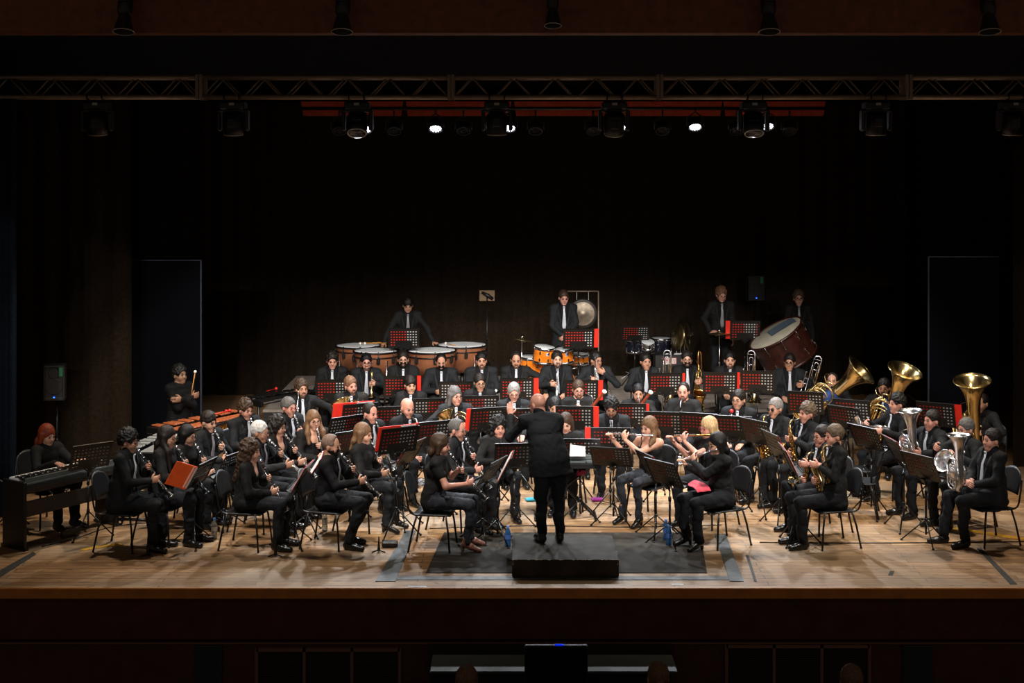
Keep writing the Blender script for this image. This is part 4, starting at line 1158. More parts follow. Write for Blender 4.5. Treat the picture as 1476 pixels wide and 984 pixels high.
# flutes
pp(934, 600, 17.0, "flautist in a sleeveless black top", fem=1, yaw=-42, arms='flute', inst='flute', hair='long', hc='lbrown', hlen=-.20, hfront=(1,), hfl=.06, out='camisole', hp=10, hy=-6, lean=4, trm='jean', lw=.0, fdrop=.07, shoe='boot')
pp(1020, 600, 16.75, "flautist in red glasses playing a wooden flute", fem=1, yaw=-52, arms='flute', inst='wooden_piccolo', hair='bob', hc='blonde', hlen=-.13, skin='skin_c', gl=2, out='tee', hp=8, hy=-8, lean=4, shoe='boot', fdrop=.16)
pp(1031, 623, 15.9, "front-row flautist in a long-sleeved black top", fem=1, yaw=-62, arms='flute', inst='flute', hair='long', hc='black', hlen=-.44, gl=1, out='blouse', hp=12, hy=-6, lean=6, fdrop=.36, shoe='boot')
# back row on the low riser
B1 = .2
pp(479, 506, 21.2, "player at the left end of the back row", base=B1, yaw=8, arms='rest', hair='quiff', hc='dark', skin='skin_c', out='suit2', hp=16, hy=4, lean=3)
pp(528, 509, 21.2, "back-row trumpeter in glasses with a brass trumpet", base=B1, yaw=8, arms='trumpet', inst='trumpet_up', tside=1, hair='short', hc='black', gl=1, beard=1, skin='skin_c', out='suit', hp=10, hy=2, lean=0, tielen=.02)
pp(581, 505, 21.2, "back-row player in glasses below the timpanist", base=B1, yaw=6, arms='rest', hair='short', hc='dark', gl=1, beard=2, out='suit2', hp=6, lean=2)
pp(636, 510, 21.2, "back-row player with clasped hands below the timpani", base=B1, yaw=4, arms='clasp', hair='buzz', hc='black', beard=2, skin='skin_b', out='suit', hp=16, lean=2, sw=1.08, tielen=.0)
pp(694, 507, 21.2, "back-row player at the right end of the timpani", base=B1, yaw=6, arms='rest', hair='short', hc='black', skin='skin_b', out='suit', hp=8, lean=0, fat=1.1, sw=1.1, beard=1, tielen=.02)
pp(744, 507, 21.2, "back-row player below the crash cymbal", base=B1, yaw=0, arms='elbow', hair='buzz', hc='dark', beard=1, skin='skin_b', out='suit2', hp=16, lean=2)
pp(803, 505, 21.2, "back-row trumpeter in front of the orange bass drum", base=B1, yaw=2, arms='trumpet', inst='trumpet_up', hair='short', hc='dark', out='suit', hp=4, hy=6, lean=0, tielen=.0, beard=1, tie=1)
pp(860, 506, 21.2, "trumpeter in glasses touching the collar", base=B1, yaw=6, arms='collar', inst='strumpet_up', hair='short', hc='black', gl=1, skin='skin_b', out='suit', hp=8, hy=26, lean=0)
pp(931, 508, 21.2, "trombonist holding out a fist", base=B1, yaw=0, arms='reach', inst='trombone', hair='short', hc='black', skin='skin_b', out='suit', hp=6, hy=12, lean=2)
pp(990, 505, 21.2, "baritone saxophonist in glasses below the hand cymbals", base=B1, yaw=0, arms='tbone', inst='bari', hair='short', hc='dark', gl=1, beard=2, out='suit2', hp=4, lean=0)
pp(1052, 506, 21.2, "trombonist below the suspended cymbal", base=B1, yaw=-4, arms='tbone', inst='trombone', hair='short', hc='black', beard=1, out='suit2', hp=6, lean=0)
pp(1138, 509, 20.9, "trombonist in glasses below the concert bass drum", base=B1, yaw=-8, arms='tbone', inst='trombone_low', hair='short', hc='dark', gl=1, skin='skin_b', out='suit', hp=8, hy=-10, lean=0, tielen=-.02)
# saxophones
pp(1117, 573, 18.0, "saxophonist in dark glasses", yaw=-46, arms='sax', inst='dark_alto', hair='short', hc='grey', gl=3, out='suit', hp=6, lean=2, fat=1.1, tie=1)
pp(1163, 578, 17.65, "saxophonist between the dark-glasses player and the front saxophonist", yaw=-66, arms='sax', inst='alto', hair='quiff', hc='ash', skin='skin_c', out='suit', hp=4, lean=-2, tie=1)
pp(1184, 612, 16.5, "saxophonist in glasses hidden behind the front saxophonist", yaw=-68, arms='sax', inst='tenor_drop', hair='short', hc='dark', gl=1, skin='skin_c', out='suit2', hp=6, lean=2)
pp(1201, 611, 15.9, "front-row saxophonist", yaw=-78, arms='sax', inst='alto_side', hair='short', hc='ash', skin='skin_c', out='suit2', hp=8, lean=-3, tie=1)
# tubas, horns, euphoniums
pp(1200, 537, 20.0, "player of the leftmost tuba", yaw=-20, arms='tuba', inst='tuba_a', hair='buzz', hc='dark', skin='skin_b', out='suit2', hp=-6, lean=0)
pp(1274, 545, 19.6, "player of the middle tuba", yaw=-24, arms='tuba', inst='tuba_b', hair='short', hc='dark', skin='skin_b', out='suit2', hp=8, lean=0, beard=1)
pp(1414, 567, 18.6, "player of the rightmost tuba", yaw=-48, arms='tuba', inst='tuba_c', hair='buzz', hc='dark', out='suit2', hp=6, lean=2, tie=0)
pp(1293, 565, 18.2, "player in black shirt holding a silver horn level", yaw=-72, arms='chest', inst='silver_level', hair='quiff', hc='black', skin='skin_c', out='blackshirt', topmat='shirt', tie=1, hp=2, lean=0)
pp(1343, 590, 17.3, "player behind the rear silver euphonium", yaw=-66, arms='tuba', inst='euph_a', hair='short', hc='dark', skin='skin_c', out='suit', hp=4, lean=0, fat=1.1)
pp(1391, 602, 16.75, "player in glasses behind the front silver euphonium", yaw=-66, arms='chest', inst='silver_low', hair='short', hc='salt', gl=1, skin='skin_c', out='suit', hp=8, lean=2)
pp(1430, 617, 16.0, "suited player at the front right corner", yaw=-74, arms='clasp', inst='euph_b', hair='short', hc='dark', skin='skin_c', out='suit', hp=2, lean=-4, fat=1.12, foot={1: 0, -1: .12}, tielen=.02)
# pianist, standing players
pp(70, 617, 16.75, "pianist at the digital piano", fem=1, yaw=56, arms='piano', hair='bob', hc='red', hlen=-.14, out='blouse', hp=14, lean=6)
pp(259, 524, 18.95, "percussionist standing behind the marimba with folded arms", sit=0, yaw=52, arms='cross', inst='mallet', hair='quiff', hc='black', skin='skin_d', out='blackshirt', topmat='shirt', hp=2, lean=0)
pp(588, 429, 23.35, "timpanist", sit=0, base=.44, yaw=6, arms='timp', hair='fringe', hc='black', skin='skin_b', out='suit2', tie=2, hp=24, lean=8)
pp(813, 418, 23.5, "drummer standing in front of the gong", sit=0, base=.44, yaw=4, arms='front', hair='short', hc='brown', out='suit', hp=18, hy=6, lean=2, skin='skin_c')
pp(1041, 413, 23.45, "percussionist at the suspended cymbal", sit=0, base=.44, yaw=4, arms='cym', hair='quiff', hc='ginger', gl=1, skin='skin_c', out='suit2', tie=2, hp=22, hy=8, lean=4)
pp(1151, 417, 23.7, "percussionist behind the concert bass drum", sit=0, base=.44, yaw=-4, arms='down', hair='quiff', hc='ash', gl=1, out='suit2', tie=2, hp=6, lean=0)

WHAT = {'clarinet': 'playing a clarinet', 'flute': 'playing a flute', 'wooden_piccolo': 'playing a wooden flute', 'oboe': 'playing an oboe'}
OUT = {'suit': 'black suit', 'suit2': 'black suit', 'blackshirt': 'black shirt', 'blazer': 'black blazer', 'blouse': 'black blouse', 'tee': 'short-sleeved black top', 'camisole': 'sleeveless black top'}
def ilabel(kind, ref):
    w = f'{kind} held by the {ref}'.split()
    return ' '.join(w[:16])
def put(proto_fn, J, m, kind, ref, cat, group):
    return dup(proto_fn(), J['M'] @ m, ilabel(kind, ref), cat, group)
STATS = []
for sp in PEOPLE:
    s = FPX / sp['Y']; base = sp.get('base', 0)
    sp['X'] = (sp['px'] - CX) / s
    sp['h'] = HC - (sp['py'] - HY) / s - base
    far = sp['Y'] > 19.2
    sp.setdefault('fres', .0075 if far else .0062); sp.setdefault('cres', .0155 if far else .0125); sp.setdefault('bres', .02 if far else .016); sp.setdefault('tres', .02 if far else .016)
    ref = sp['ref']
    J = make_person(sp); sp['J'] = J
    P = J['P']
    pose = 'standing' if sp.get('sit', 1) == 0 else 'seated'
    lab = f"{pose} person, the {ref}" if 'in ' in ref and ('black' in ref) else f"{pose} person in {OUT[sp.get('out', 'suit')]}, the {ref}"
    tag(P, ' '.join(lab.split()[:16]), 'person', 'members of the wind band')
    if sp.get('sit', 1):
        dup(chair(), TR((J['M'].translation.x, J['M'].translation.y, base), R(sp.get('yaw', 0))), ' '.join(f'black stacking chair under the {ref}'.split()[:16]), 'chair', 'black chairs of the band')
    m = J['mouth']; t = sp.get('inst')
    if t in ('clarinet', 'oboe'):
        d = clar_dir(J, sp); put(clarinet if t == 'clarinet' else oboe, J, frame(m - d * .012, d, (1, 0, 0)), 'black ' + t, ref, t, 'woodwinds')
    elif t == 'oboe_lap':
        put(oboe, J, frame((-.03, -.30, .98), (.03, -.10, -1), (1, 0, 0)), 'black oboe', ref, 'oboe', 'woodwinds')
    elif t == 'clarinet_up':
        put(clarinet, J, frame((-.05, -.20, 1.04), (-.02, -.28, -1), (1, 0, 0)), 'black clarinet', ref, 'clarinet', 'woodwinds')
        b = MB(); p = J['M'] @ V((-.05, -.215, 1.055)); b.ball((0, 0, 0), .026, 12)
        o = b.build('red_ball', 'redball'); o.location = p; tag(o, 'small red ball on the clarinet of the player in glasses', 'ball')
    elif t in ('flute', 'wooden_piccolo'):
        d = flute_dir(sp); put(flute if t == 'flute' else wflute, J, frame(m - d * .14 + F_ * .012, d, (0, -.3, 1)) @ Matrix.Rotation(R(90), 4, 'Z'), 'silver flute' if t == 'flute' else 'wooden flute', ref, 'flute', 'woodwinds')
    elif t == 'bass_clarinet':
        put(bclar, J, Matrix.Translation(m - F_ * .01), 'bass clarinet with silver neck', ref, 'bass clarinet', 'woodwinds')
    elif t == 'alto_side':
        put(alto, J, Matrix.Translation(m + V((.05, -.05, -.06))) @ Matrix.Rotation(R(-75), 4, 'Z') @ Matrix.Translation((0, .175, .06)), 'brass alto saxophone', ref, 'saxophone', 'saxophones')
    elif t in ('alto', 'dark_alto'):
        put(alto2 if t == 'dark_alto' else alto, J, Matrix.Translation(m - F_ * .01) @ Matrix.Rotation(R(-14), 4, 'Y'), 'brass alto saxophone', ref, 'saxophone', 'saxophones')
    elif t == 'tenor_drop':
        put(tenor, J, Matrix.Translation(m + V((-.03, .10, -.11))), 'brass tenor saxophone', ref, 'saxophone', 'saxophones')
    elif t == 'bari':
        put(bari, J, Matrix.Translation(V((.14, -.02, 1.12))) @ Matrix.Rotation(R(-3), 4, 'Y'), 'tall baritone saxophone', ref, 'saxophone', 'saxophones')
    elif t in ('trumpet_up', 'strumpet_up'):
        sd = sp.get('tside', -1) if t == 'trumpet_up' else -1
        hx = (.13 - .085) * sd if t == 'trumpet_up' else -.06
        put(trumpet if t == 'trumpet_up' and sd == 1 else strumpet, J, frame((hx + (.02 if t == 'trumpet_up' else 0), -.30, .82 if t == 'trumpet_up' else .90), (0, -.12, -1), (1, 0, 0)), 'upright trumpet', ref, 'trumpet', 'trumpets')
    elif t == 'trumpet_lap':
        put(strumpet, J, frame((-.10, -.24, .86), (-.1, -.3, -1), (1, 0, 0)), 'silver cornet', ref, 'cornet', 'trumpets')
    elif t in ('trombone', 'trombone_low'):
        put(trombone, J, frame((.20, -.30, .84), (.03, .10, 1) if t == 'trombone' else (.28, .06, 1), (1, 0, 0)), 'brass trombone', ref, 'trombone', 'trombones')
    elif t == 'horn':
        put(fhorn, J, TR((.03, -.27, .88), R(-50)), 'brass french horn', ref, 'french horn', 'horns')
    elif t == 'bassoon':
        put(bassoon, J, frame((-.28, .24, .28), (.52, -.45, .72), (1, 0, 0)) if sp['px'] < 900 else frame((-.44, .12, .27), (.50, -.45, .74), (1, 0, 0)), 'red wooden bassoon', ref, 'bassoon', 'bassoons')
    elif t in ('tuba_a', 'tuba_b', 'tuba_c'):
        fn = tuba if t == 'tuba_c' else tubaw
        if t == 'tuba_a': M4 = frame((-.46, -.24, .72), (.80, -.10, .74), (1, 0, -.8))
        elif t == 'tuba_b': M4 = frame((-.14, -.25, .50), (.36, -.24, .90), (1, 0, -.3))
        else: M4 = frame((-.06, -.20, .40), (.10, -.26, .97), (1, -.2, 0))
        put(fn, J, M4, 'large brass tuba', ref, 'tuba', 'tubas')
    elif t == 'euph_a':
        put(euph, J, frame((-.05, -.27, .57), (-.02, -.10, 1), (1, 0, 0)) @ Matrix.Scale(1.02, 4), 'silver euphonium', ref, 'euphonium', 'silver brass')
    elif t == 'euph_b':
        put(euph, J, frame((-.02, -.40, .60), (-.02, -.02, 1), (1, 0, 0)) @ Matrix.Scale(.92, 4), 'flared silver euphonium', 'two players at the front right', 'euphonium', 'silver brass')
    elif t == 'silver_level':
        put(euph, J, frame((0, -.06, .82), (-.10, -.95, .20), (1, 0, 0)) @ Matrix.Scale(.80, 4), 'silver alto horn', ref, 'horn', 'silver brass')
    elif t == 'silver_low':
        put(euph, J, frame((.08, .0, .58), (.15, -.88, .42), (1, 0, 0)) @ Matrix.Scale(.92, 4), 'silver horn', ref, 'horn', 'silver brass')
    elif t == 'mallet':
        e = empty('mallet', 'wooden mallet with white felt head held in folded arms', 'mallet')
        b = MB(); b.bar((0, 0, 0), (0, 0, .34), .007, 6); b.build('stick', 'beltan', e); b = MB(); b.ball((0, 0, .35), (.02, .02, .022), 10); b.build('felt_head', 'whitefelt', e)
        e.matrix_world = J['M'] @ frame(J['hip'] + J['up'] * .28 + V((.06, -.16, 0)), (.12, -.12, 1))
# ---------------------------------------------------------------- music stands with their folders
def ST(px, py, Y, yaw, who, folder='L', lab=None, **k):
    fl = ' '.join(f'red folder before the {who}'.split()[:16])
    if k.get('fl_mat') == 'orangef': fl = fl.replace('red', 'orange', 1)
    lb = ' '.join((lab or f"{'brown' if k.get('mat') == 'standb' else 'black'} music stand of the {who}").split()[:16])
    return put_stand(px, py, Y, yaw, lb, folder, flabel=fl, **k)
W_ = {i: sp['ref'] for i, sp in enumerate(PEOPLE)}
def who(px, py):
    return min(PEOPLE, key=lambda s: (s['px'] - px) ** 2 + (s['py'] - py) ** 2)['ref']
ST(131, 657, 16.15, 40, who(70, 617), None, mat='standb', tilt=24)
ST(291, 681, 15.85, 77, who(243, 613), 'L', fl_mat='orangef', fsplit=.9, flap=-48, tilt=30)
ST(333, 668, 16.6, 70, who(303, 592), None, tilt=30)
ST(437, 686, 15.85, 86, who(363, 631), 'R', tilt=30, fsplit=.3)
ST(456, 672, 16.35, 94, who(376, 606), 'R', tilt=32, fsplit=.1)
ST(518, 598, 18.3, 28, who(417, 572), 'L', tilt=18, fx=-.09, lift=.03)
ST(497, 616, 17.7, 40, who(402, 597), 'R', tilt=22, fsplit=.45)
ST(505, 638, 17.0, 38, who(452, 591), 'L', tilt=20)
ST(575, 634, 16.2, 32, who(479, 626), 'L', tilt=20, fx=-.03, lift=.03)
ST(592, 652, 16.6, 68, who(525, 609), 'R', tilt=30, mat='standb', fsplit=.2)
ST(566, 602, 18.6, 12, who(505, 542), 'L', tilt=16)
ST(628, 624, 17.2, 26, who(535, 581), 'L', tilt=18, fx=-.03)
ST(621, 590, 19.0, 10, who(592, 541), 'R', tilt=16)
ST(704, 604, 17.9, 18, who(656, 556), 'L', tilt=18, fx=-.04)
ST(742, 656, 16.7, 6, who(719, 599), 'L', tilt=20)
ST(729, 673, 15.95, 86, who(637, 624), 'R', tilt=28, fl_mat='orangef', fsplit=.5)
ST(709, 678, 16.05, 68, who(661, 604), None, tilt=34)
ST(693, 586, 19.1, 4, who(692, 538), 'L', tilt=16)
ST(750, 603, 18.0, 4, who(741, 552), 'L', tilt=30)
ST(828, 602, 18.1, -4, who(800, 573), 'L', tilt=16, fx=.05)
ST(836, 650, 16.95, -4, who(815, 606), 'L', tilt=16)
ST(880, 634, 17.3, -4, who(881, 573), 'L', tilt=14, fx=-.05)
ST(905, 598, 18.75, -4, who(920, 553), 'L', tilt=14, fx=.03)
ST(881, 658, 16.65, -16, who(934, 600), 'L', tilt=38)
ST(956, 610, 17.9, -10, who(985, 551), 'L', tilt=18, fx=.07)
ST(936, 670, 16.2, -70, who(1020, 600), 'L', tilt=26)
ST(957, 681, 15.8, -52, who(1031, 623), 'L', tilt=28)
ST(1007, 612, 17.7, -18, 'empty place left of the red ball clarinet', 'L', tilt=18)
ST(1057, 616, 17.5, -18, who(1064, 561), 'L', tilt=20)
ST(1090, 622, 17.2, -54, who(1117, 573), 'L', tilt=20)
ST(1116, 641, 16.7, -76, who(1163, 578), 'L', tilt=22)
ST(1136, 662, 15.95, -92, who(1201, 611), 'L', tilt=26)
ST(479, 562, 20.35, 4, who(479, 506), 'L', tilt=14)
ST(577, 557, 20.4, 4, who(581, 505), 'L', tilt=14, fx=.04)
ST(657, 565, 20.4, 2, who(694, 507), 'R', tilt=14)
ST(745, 560, 20.3, 0, who(744, 507), 'L', tilt=14, fx=.05)
ST(838, 563, 20.4, 0, who(803, 505), 'L', tilt=14, fx=.05)
ST(959, 553, 20.3, 0, who(931, 508), 'L', tilt=12, fx=.03)
ST(1038, 552, 20.2, -2, who(990, 505), 'L', tilt=12, fx=.03)
ST(1092, 550, 20.1, -8, who(1052, 506), 'L', tilt=12)
ST(1161, 580, 19.1, -20, who(1138, 509), 'L', tilt=18)
ST(1228, 592, 18.7, -26, who(1200, 537), 'L', tilt=18)
ST(1218, 602, 18.3, -44, who(1274, 545), 'L', tilt=20)
ST(1248, 630, 17.1, -60, who(1293, 565), 'L', tilt=28)
ST(1291, 648, 16.55, -84, who(1343, 590), 'R', tilt=30, fsplit=.3)
ST(1327, 672, 15.9, -60, who(1391, 602), 'L', tilt=26, mat='standb')
ST(1349, 597, 18.0, -32, who(1414, 567), 'L', tilt=18, fx=.06)
G2 = 'percussion music stands on the riser'
ST(582, 487, 22.05, 2, 'timpanist', 'L', tilt=14, base=.44)
ST(834, 488, 22.0, 2, 'drummer standing in front of the gong', 'L', tilt=14, base=.44, fx=.05)
ST(916, 480, 24.3, 2, 'black concert toms', 'L', tilt=30, base=.44)
ST(1074, 476, 22.9, -4, 'percussionist at the suspended cymbal', 'L', tilt=14, base=.44, fx=-.05)
# ---------------------------------------------------------------- percussion
def timpani(px, py, rad, Y, lab):
    p = at(px, py, Y); top = p.z; base = .44; hh = top - base
    e = empty('timpani', lab, 'timpani', 'copper timpani', (p.x, p.y, base))
    b = MB(); prof = [(rad * 1.0, hh - .02)] + [(rad * math.cos(a) ** .62, hh - .06 - rad * 1.02 * math.sin(a)) for a in np.linspace(0, 1.35, 10)]
    b.lathe(prof, 40); b.build('bowl', 'copper', e)
    b = MB(); b.lathe([(0, hh + .004), (rad * .7, hh + .004), (rad * .985, hh), (rad * .99, hh - .02)], 40); b.build('head', 'skinhead', e)
    b = MB(); b.torus(rad * 1.03, .014, 40, 8, 0, Matrix.Translation((0, 0, hh - .012))); b.torus(rad * 1.03, .010, 40, 8, 0, Matrix.Translation((0, 0, hh - .085))); b.build('rim', 'metal', e)
    for k in range(8):
        a = 2 * PI * k / 8 + .2; ux, uy = math.cos(a), math.sin(a); b = MB()
        b.bar((ux * rad * 1.04, uy * rad * 1.04, hh + .012), (ux * rad * 1.04, uy * rad * 1.04, hh - .17), .009, 6)
        b.box((ux * rad * 1.03, uy * rad * 1.03, hh - .125), (.05, .05, .10), bev=.012); b.build('lug', 'metal', e)
    for k in range(4):
        a = 2 * PI * k / 4 + .6; ux, uy = math.cos(a), math.sin(a); b = MB()
        b.tube([(ux * rad * 1.02, uy * rad * 1.02, hh - .13), (ux * rad * .9, uy * rad * .9, .22), (ux * rad * .72, uy * rad * .72, .05)], .014, 7); b.ball((ux * rad * .72, uy * rad * .72, .035), .034, 8); b.build('leg', 'chrome', e)
    b = MB(); b.lathe([(rad * .72, .06), (rad * .74, .09), (rad * .70, .09), (rad * .68, .06)], 24); b.bar((0, 0, .08), (0, 0, hh - .06 - rad), .03, 8); b.build('base', 'metal', e)
    return e
timpani(516, 497, .345, 22.95, 'leftmost copper timpani with white head and mallets on it')
timpani(542, 504.5, .34, 22.25, 'copper timpani second from the left, in front of the leftmost one')
timpani(622, 504, .375, 22.3, 'copper timpani below the timpanist\'s red folder, third from the left')
timpani(666, 496, .385, 22.95, 'largest and rightmost copper timpani under the timpanist\'s hand')
for i, (px, py, ang, w) in enumerate(((520, 494, 20, 'tip nearest the left rim'), (527, 495, 8, 'lying nearest the timpanist'), (643, 492, -60, 'on the rightmost timpani head'))):
    e = empty('timpani_mallet', 'white-felt timpani mallet ' + w, 'mallet', 'timpani mallets')
    b = MB(); b.bar((0, 0, 0), (.34, 0, 0), .006, 6); b.build('stick', 'beltan', e); b = MB(); b.ball((-.01, 0, .0), .021, 10); b.build('felt_head', 'whitefelt', e)
    q = at(px, py, 22.95); e.matrix_world = TR((q.x, q.y, at(516, 497, 22.95).z + .026), R(ang))
def drum(name, lab, c, axis, r, L, shell, head='skinhead', hoop='chrome', lugs=8, cat='drum', group='drums', front=True, spin=0, rearhead=None):
    e = empty(name, lab, cat, group); e.matrix_world = frame(c, axis, (1, 0, 0)) @ Matrix.Rotation(spin, 4, 'Z')
    b = MB(); b.lathe([(r, -L / 2), (r, L / 2)], 40); b.build('shell', shell, e)
    for s, hd in ((1, head), (-1, rearhead or head)):
        b = MB(); b.lathe([(0, s * (L / 2 + .002)), (r * .97, s * (L / 2 + .002)), (r * 1.0, s * (L / 2 - .006))], 40); b.build('drumhead', hd, e)
        b = MB(); b.lathe([(r * 1.01, s * (L / 2 - .03)), (r * 1.045, s * (L / 2 - .03)), (r * 1.05, s * (L / 2 + .012)), (r * 1.0, s * (L / 2 + .014)), (r * 1.0, s * (L / 2 - .03))], 40); b.build('hoop', hoop, e)
    for k in range(lugs):
        a = 2 * PI * (k + .5) / lugs; ux, uy = math.cos(a), math.sin(a)
        for s in (1, -1):
            b = MB(); b.bar((ux * r * 1.045, uy * r * 1.045, s * (L / 2 + .02)), (ux * r * 1.035, uy * r * 1.035, s * L * .22), .005, 6)
            b.box((0, 0, 0), (.028, .022, min(.06, L * .22)), 0, frame((ux * r * 1.02, uy * r * 1.02, s * L * .22), (0, 0, 1), (ux, uy, 0)), bev=.006)
            b.build('lug', 'chrome', e)
    return e
GD = 'orange drum kit'
bd = drum('bass_drum', 'orange-hooped bass drum on the riser behind the trumpeter', at(803, 556, 22.5), (0, -1, .03), .29, .42, 'orange', 'mahog', 'orange', 8, 'bass drum', GD)
for s in (-1, 1):
    b = MB(); b.bar((.2 * s, .27, .1), (.33 * s, .31, .1), .012, 6); b.build('spur', 'chrome', bd)
ft = drum('floor_tom', 'deep orange floor tom left of the bass drum', at(766, 532, 22.6), (.03, -.05, 1), .195, .40, 'orange', group=GD, cat='floor tom')
for k in range(3):
    a = R(30 + 120 * k); b = MB(); b.tube([(.21 * math.cos(a), .21 * math.sin(a), .05), (.21 * math.cos(a), .21 * math.sin(a), -.30), (.23 * math.cos(a), .23 * math.sin(a), -.42)], .008, 6); b.build('leg', 'chrome', ft)
def badge(e, r):
    b = MB(); b.box((.3 * r, -r * .965, .04), (.045, .012, .045), bev=.004); b.build('badge', 'label', e)
    b = MB(); b.box((.3 * r, -r * .965 - .007, .045), (.03, .006, .022), bev=.002); b.build('badge_mark', 'lblue', e)
t1 = drum('rack_tom', 'orange rack tom above the floor tom', at(784, 510.5, 22.35), (.10, -.12, 1), .165, .24, 'orange', group=GD, cat='tom drum')
t2 = drum('rack_tom', 'smaller orange rack tom right of the first rack tom', at(813, 512, 22.4), (-.10, -.12, 1), .145, .21, 'orange', group=GD, cat='tom drum')
badge(t1, .165); badge(t2, .145)
sn = drum('snare_drum', 'shallow orange snare drum at the right of the kit', at(834, 516.5, 22.75), (0, -.06, 1), .165, .14, 'orange', group=GD, cat='snare drum')
def tripod(e, h, r=.012, spread=.30, mat='chrome', z0=0, c=(0, 0)):
    b = MB(); b.bar((c[0], c[1], .06), (c[0], c[1], h), r, 8); b.tube([(c[0], c[1], h * .5), (c[0], c[1], h * .5 + .05)], r * 1.6, 8); b.build('pole', mat, e)
    for k in range(3):
        a = R(80 + 120 * k); ux, uy = math.cos(a), math.sin(a); b = MB()
        b.tube([(c[0] + ux * r, c[1] + uy * r, min(.42, h * .45)), (c[0] + ux * spread, c[1] + uy * spread, .012)], r * .75, 7); b.bar((c[0] + ux * r, c[1] + uy * r, .14), (c[0] + ux * spread * .5, c[1] + uy * spread * .5, .2), r * .5, 6)
        b.ball((c[0] + ux * spread, c[1] + uy * spread, .014), (.017, .017, .014), 8); b.build('leg', mat, e)
for (p, h, l) in ((at(834, 524, 22.75), None, 'chrome stand under the orange snare drum'),):
    e = empty('snare_stand', l, 'drum stand', None, (p.x, p.y, .44)); tripod(e, p.z - .44 - .02, .011, .24)
def cymbal_on_stand(px, py, Y, r, lab, tilt=(0, 0), base=.44, name='crash_cymbal'):
    p = at(px, py, Y); e = empty(name, lab, 'cymbal', 'cymbals on stands', (p.x, p.y, base)); h = p.z - base
    b = MB(); m = Matrix.Translation((0, 0, h)) @ Matrix.Rotation(tilt[0], 4, 'X') @ Matrix.Rotation(tilt[1], 4, 'Y')
    b.lathe([(0, .028), (.03, .026), (.05, .012), (r * .6, .004), (r, -.012), (r, -.015), (r * .6, .001), (.05, .008), (0, .02)], 40, 0, m); b.build('cymbal', 'cymbal', e)
    tripod(e, h + .05, .010, .27)
    b = MB(); b.lathe([(0, .03), (.018, .03), (.018, .055), (.006, .06), (.006, .085), (0, .085)], 10, 0, m); b.build('wing_nut', 'chrome', e)
    return e
cymbal_on_stand(752, 489, 22.5, .20, 'tilted crash cymbal on a chrome stand left of the orange toms', (R(-6), R(9)))
cymbal_on_stand(1037, 480, 23.0, .195, 'flat suspended cymbal in front of the standing percussionist', (R(-3), R(-1)), name='suspended_cymbal')
# gong
p = at(840, 452, 24.2); base = .44
e = empty('gong', 'round bronze gong with a dark rim hanging behind the drummer', 'gong')
b = MB(); b.lathe([(0, -.02), (.06, -.018), (.075, -.004), (.2, 0), (.235, .004)], 40); b.build('face', 'gong', e)
b = MB(); b.lathe([(.20, -.002), (.235, .0), (.255, .012), (.258, .06), (.245, .06), (.24, .014)], 40); b.build('rim', 'gongrim', e)
e.matrix_world = frame(p, (0, 1, 0), (1, 0, 0))
e = empty('gong_stand', 'thin square metal frame carrying the gong', 'gong stand', None, (p.x, p.y, base))
b = MB(); hz = at(840, 420, 24.2).z - base; w = .27
for s in (-1, 1): b.bar((s * w, .04, 0), (s * w, .04, hz), .012, 8)
b.bar((-w, .04, hz), (w, .04, hz), .012, 8); b.build('frame', 'truss', e)
for s in (-1, 1): b = MB(); b.bar((s * w, -.25, .015), (s * w, .32, .015), .014, 8); b.build('foot', 'truss', e)
b = MB()
for s in (-.1, .1): b.bar((s, .04, hz), (s, .02, p.z - base + .23), .004, 5)
b.build('cord', 'whitefelt', e)
# dark concert toms on stands
for px, py, r, L, lab in ((915, 497.5, .155, .22, 'left dark blue concert tom beside the chrome snare'), (953, 497.5, .175, .25, 'right dark blue concert tom in front of the hand cymbals')):
    p = at(px, py, 24.6); d = drum('concert_tom', lab, p, (0, -.04, 1), r, L, 'bluedrum', group='dark concert toms', cat='tom drum', rearhead='copper')
    s = empty('tom_stand', 'chrome tripod under the ' + lab, 'drum stand', 'concert tom stands', (p.x, p.y + .02, .44)); tripod(s, p.z - .44 - L / 2 - .02, .012, .34)
p = at(934, 497, 24.35); d = drum('snare_drum', 'small chrome snare drum between the dark concert toms', p, (0, -.45, 1), .11, .11, 'chrome', cat='snare drum')
e = empty('snare_stand', 'chrome stand under the small chrome snare drum', 'drum stand', None, (p.x, p.y, .44)); tripod(e, p.z - .44 - .08, .011, .24)
# flight case and hand cymbals
p = at(966, 511, 23.6); base = .44; H = p.z - base
e = empty('flight_case', 'black case on the riser with a red-edged white plate', 'case', None, (p.x, p.y, base))
b = MB(); b.box((0, .2, H / 2), (.50, .42, H), bev=.012); b.build('body', 'plastic', e)
b = MB(); b.box((0, -.022, H - .10), (.205, .010, .105)); b.build('plate_border', 'plate_red', e)
b = MB(); b.box((0, -.028, H - .10), (.19, .010, .090)); b.build('plate', 'label', e)
b = MB()
z = H - .095
b.prism([(-.075, z + .012), (-.066, z + .024), (-.057, z + .014), (-.048, z + .024), (-.039, z + .012), (-.057, z - .018)], -.037, -.033)
b.build('plate_heart', 'plate_red', e)
b = MB()
for x0 in (-.020, .014): b.box((x0, -.035, z + .003), (.013, .004, .052)); b.box((x0 + (.010 if x0 < 0 else -.010), -.035, z + .003), (.003, .004, .052))
b.box((-.003, -.035, z - .028), (.05, .004, .010)); b.box((.060, -.035, z + .010), (.045, .004, .008)); b.box((.066, -.035, z - .022), (.018, .004, .016)); b.box((-.057, -.035, z - .026), (.012, .004, .014))
b.build('plate_lettering', 'plate_red', e)
b = MB(); b.tube(arcpts((-.12, -.02, H - .015), .05, 180, 360, 8), .006, 6); b.build('handle', 'chrome', e)
e = empty('cymbal_cradle', 'pale metal cradle holding the hand cymbals on the case', 'stand')
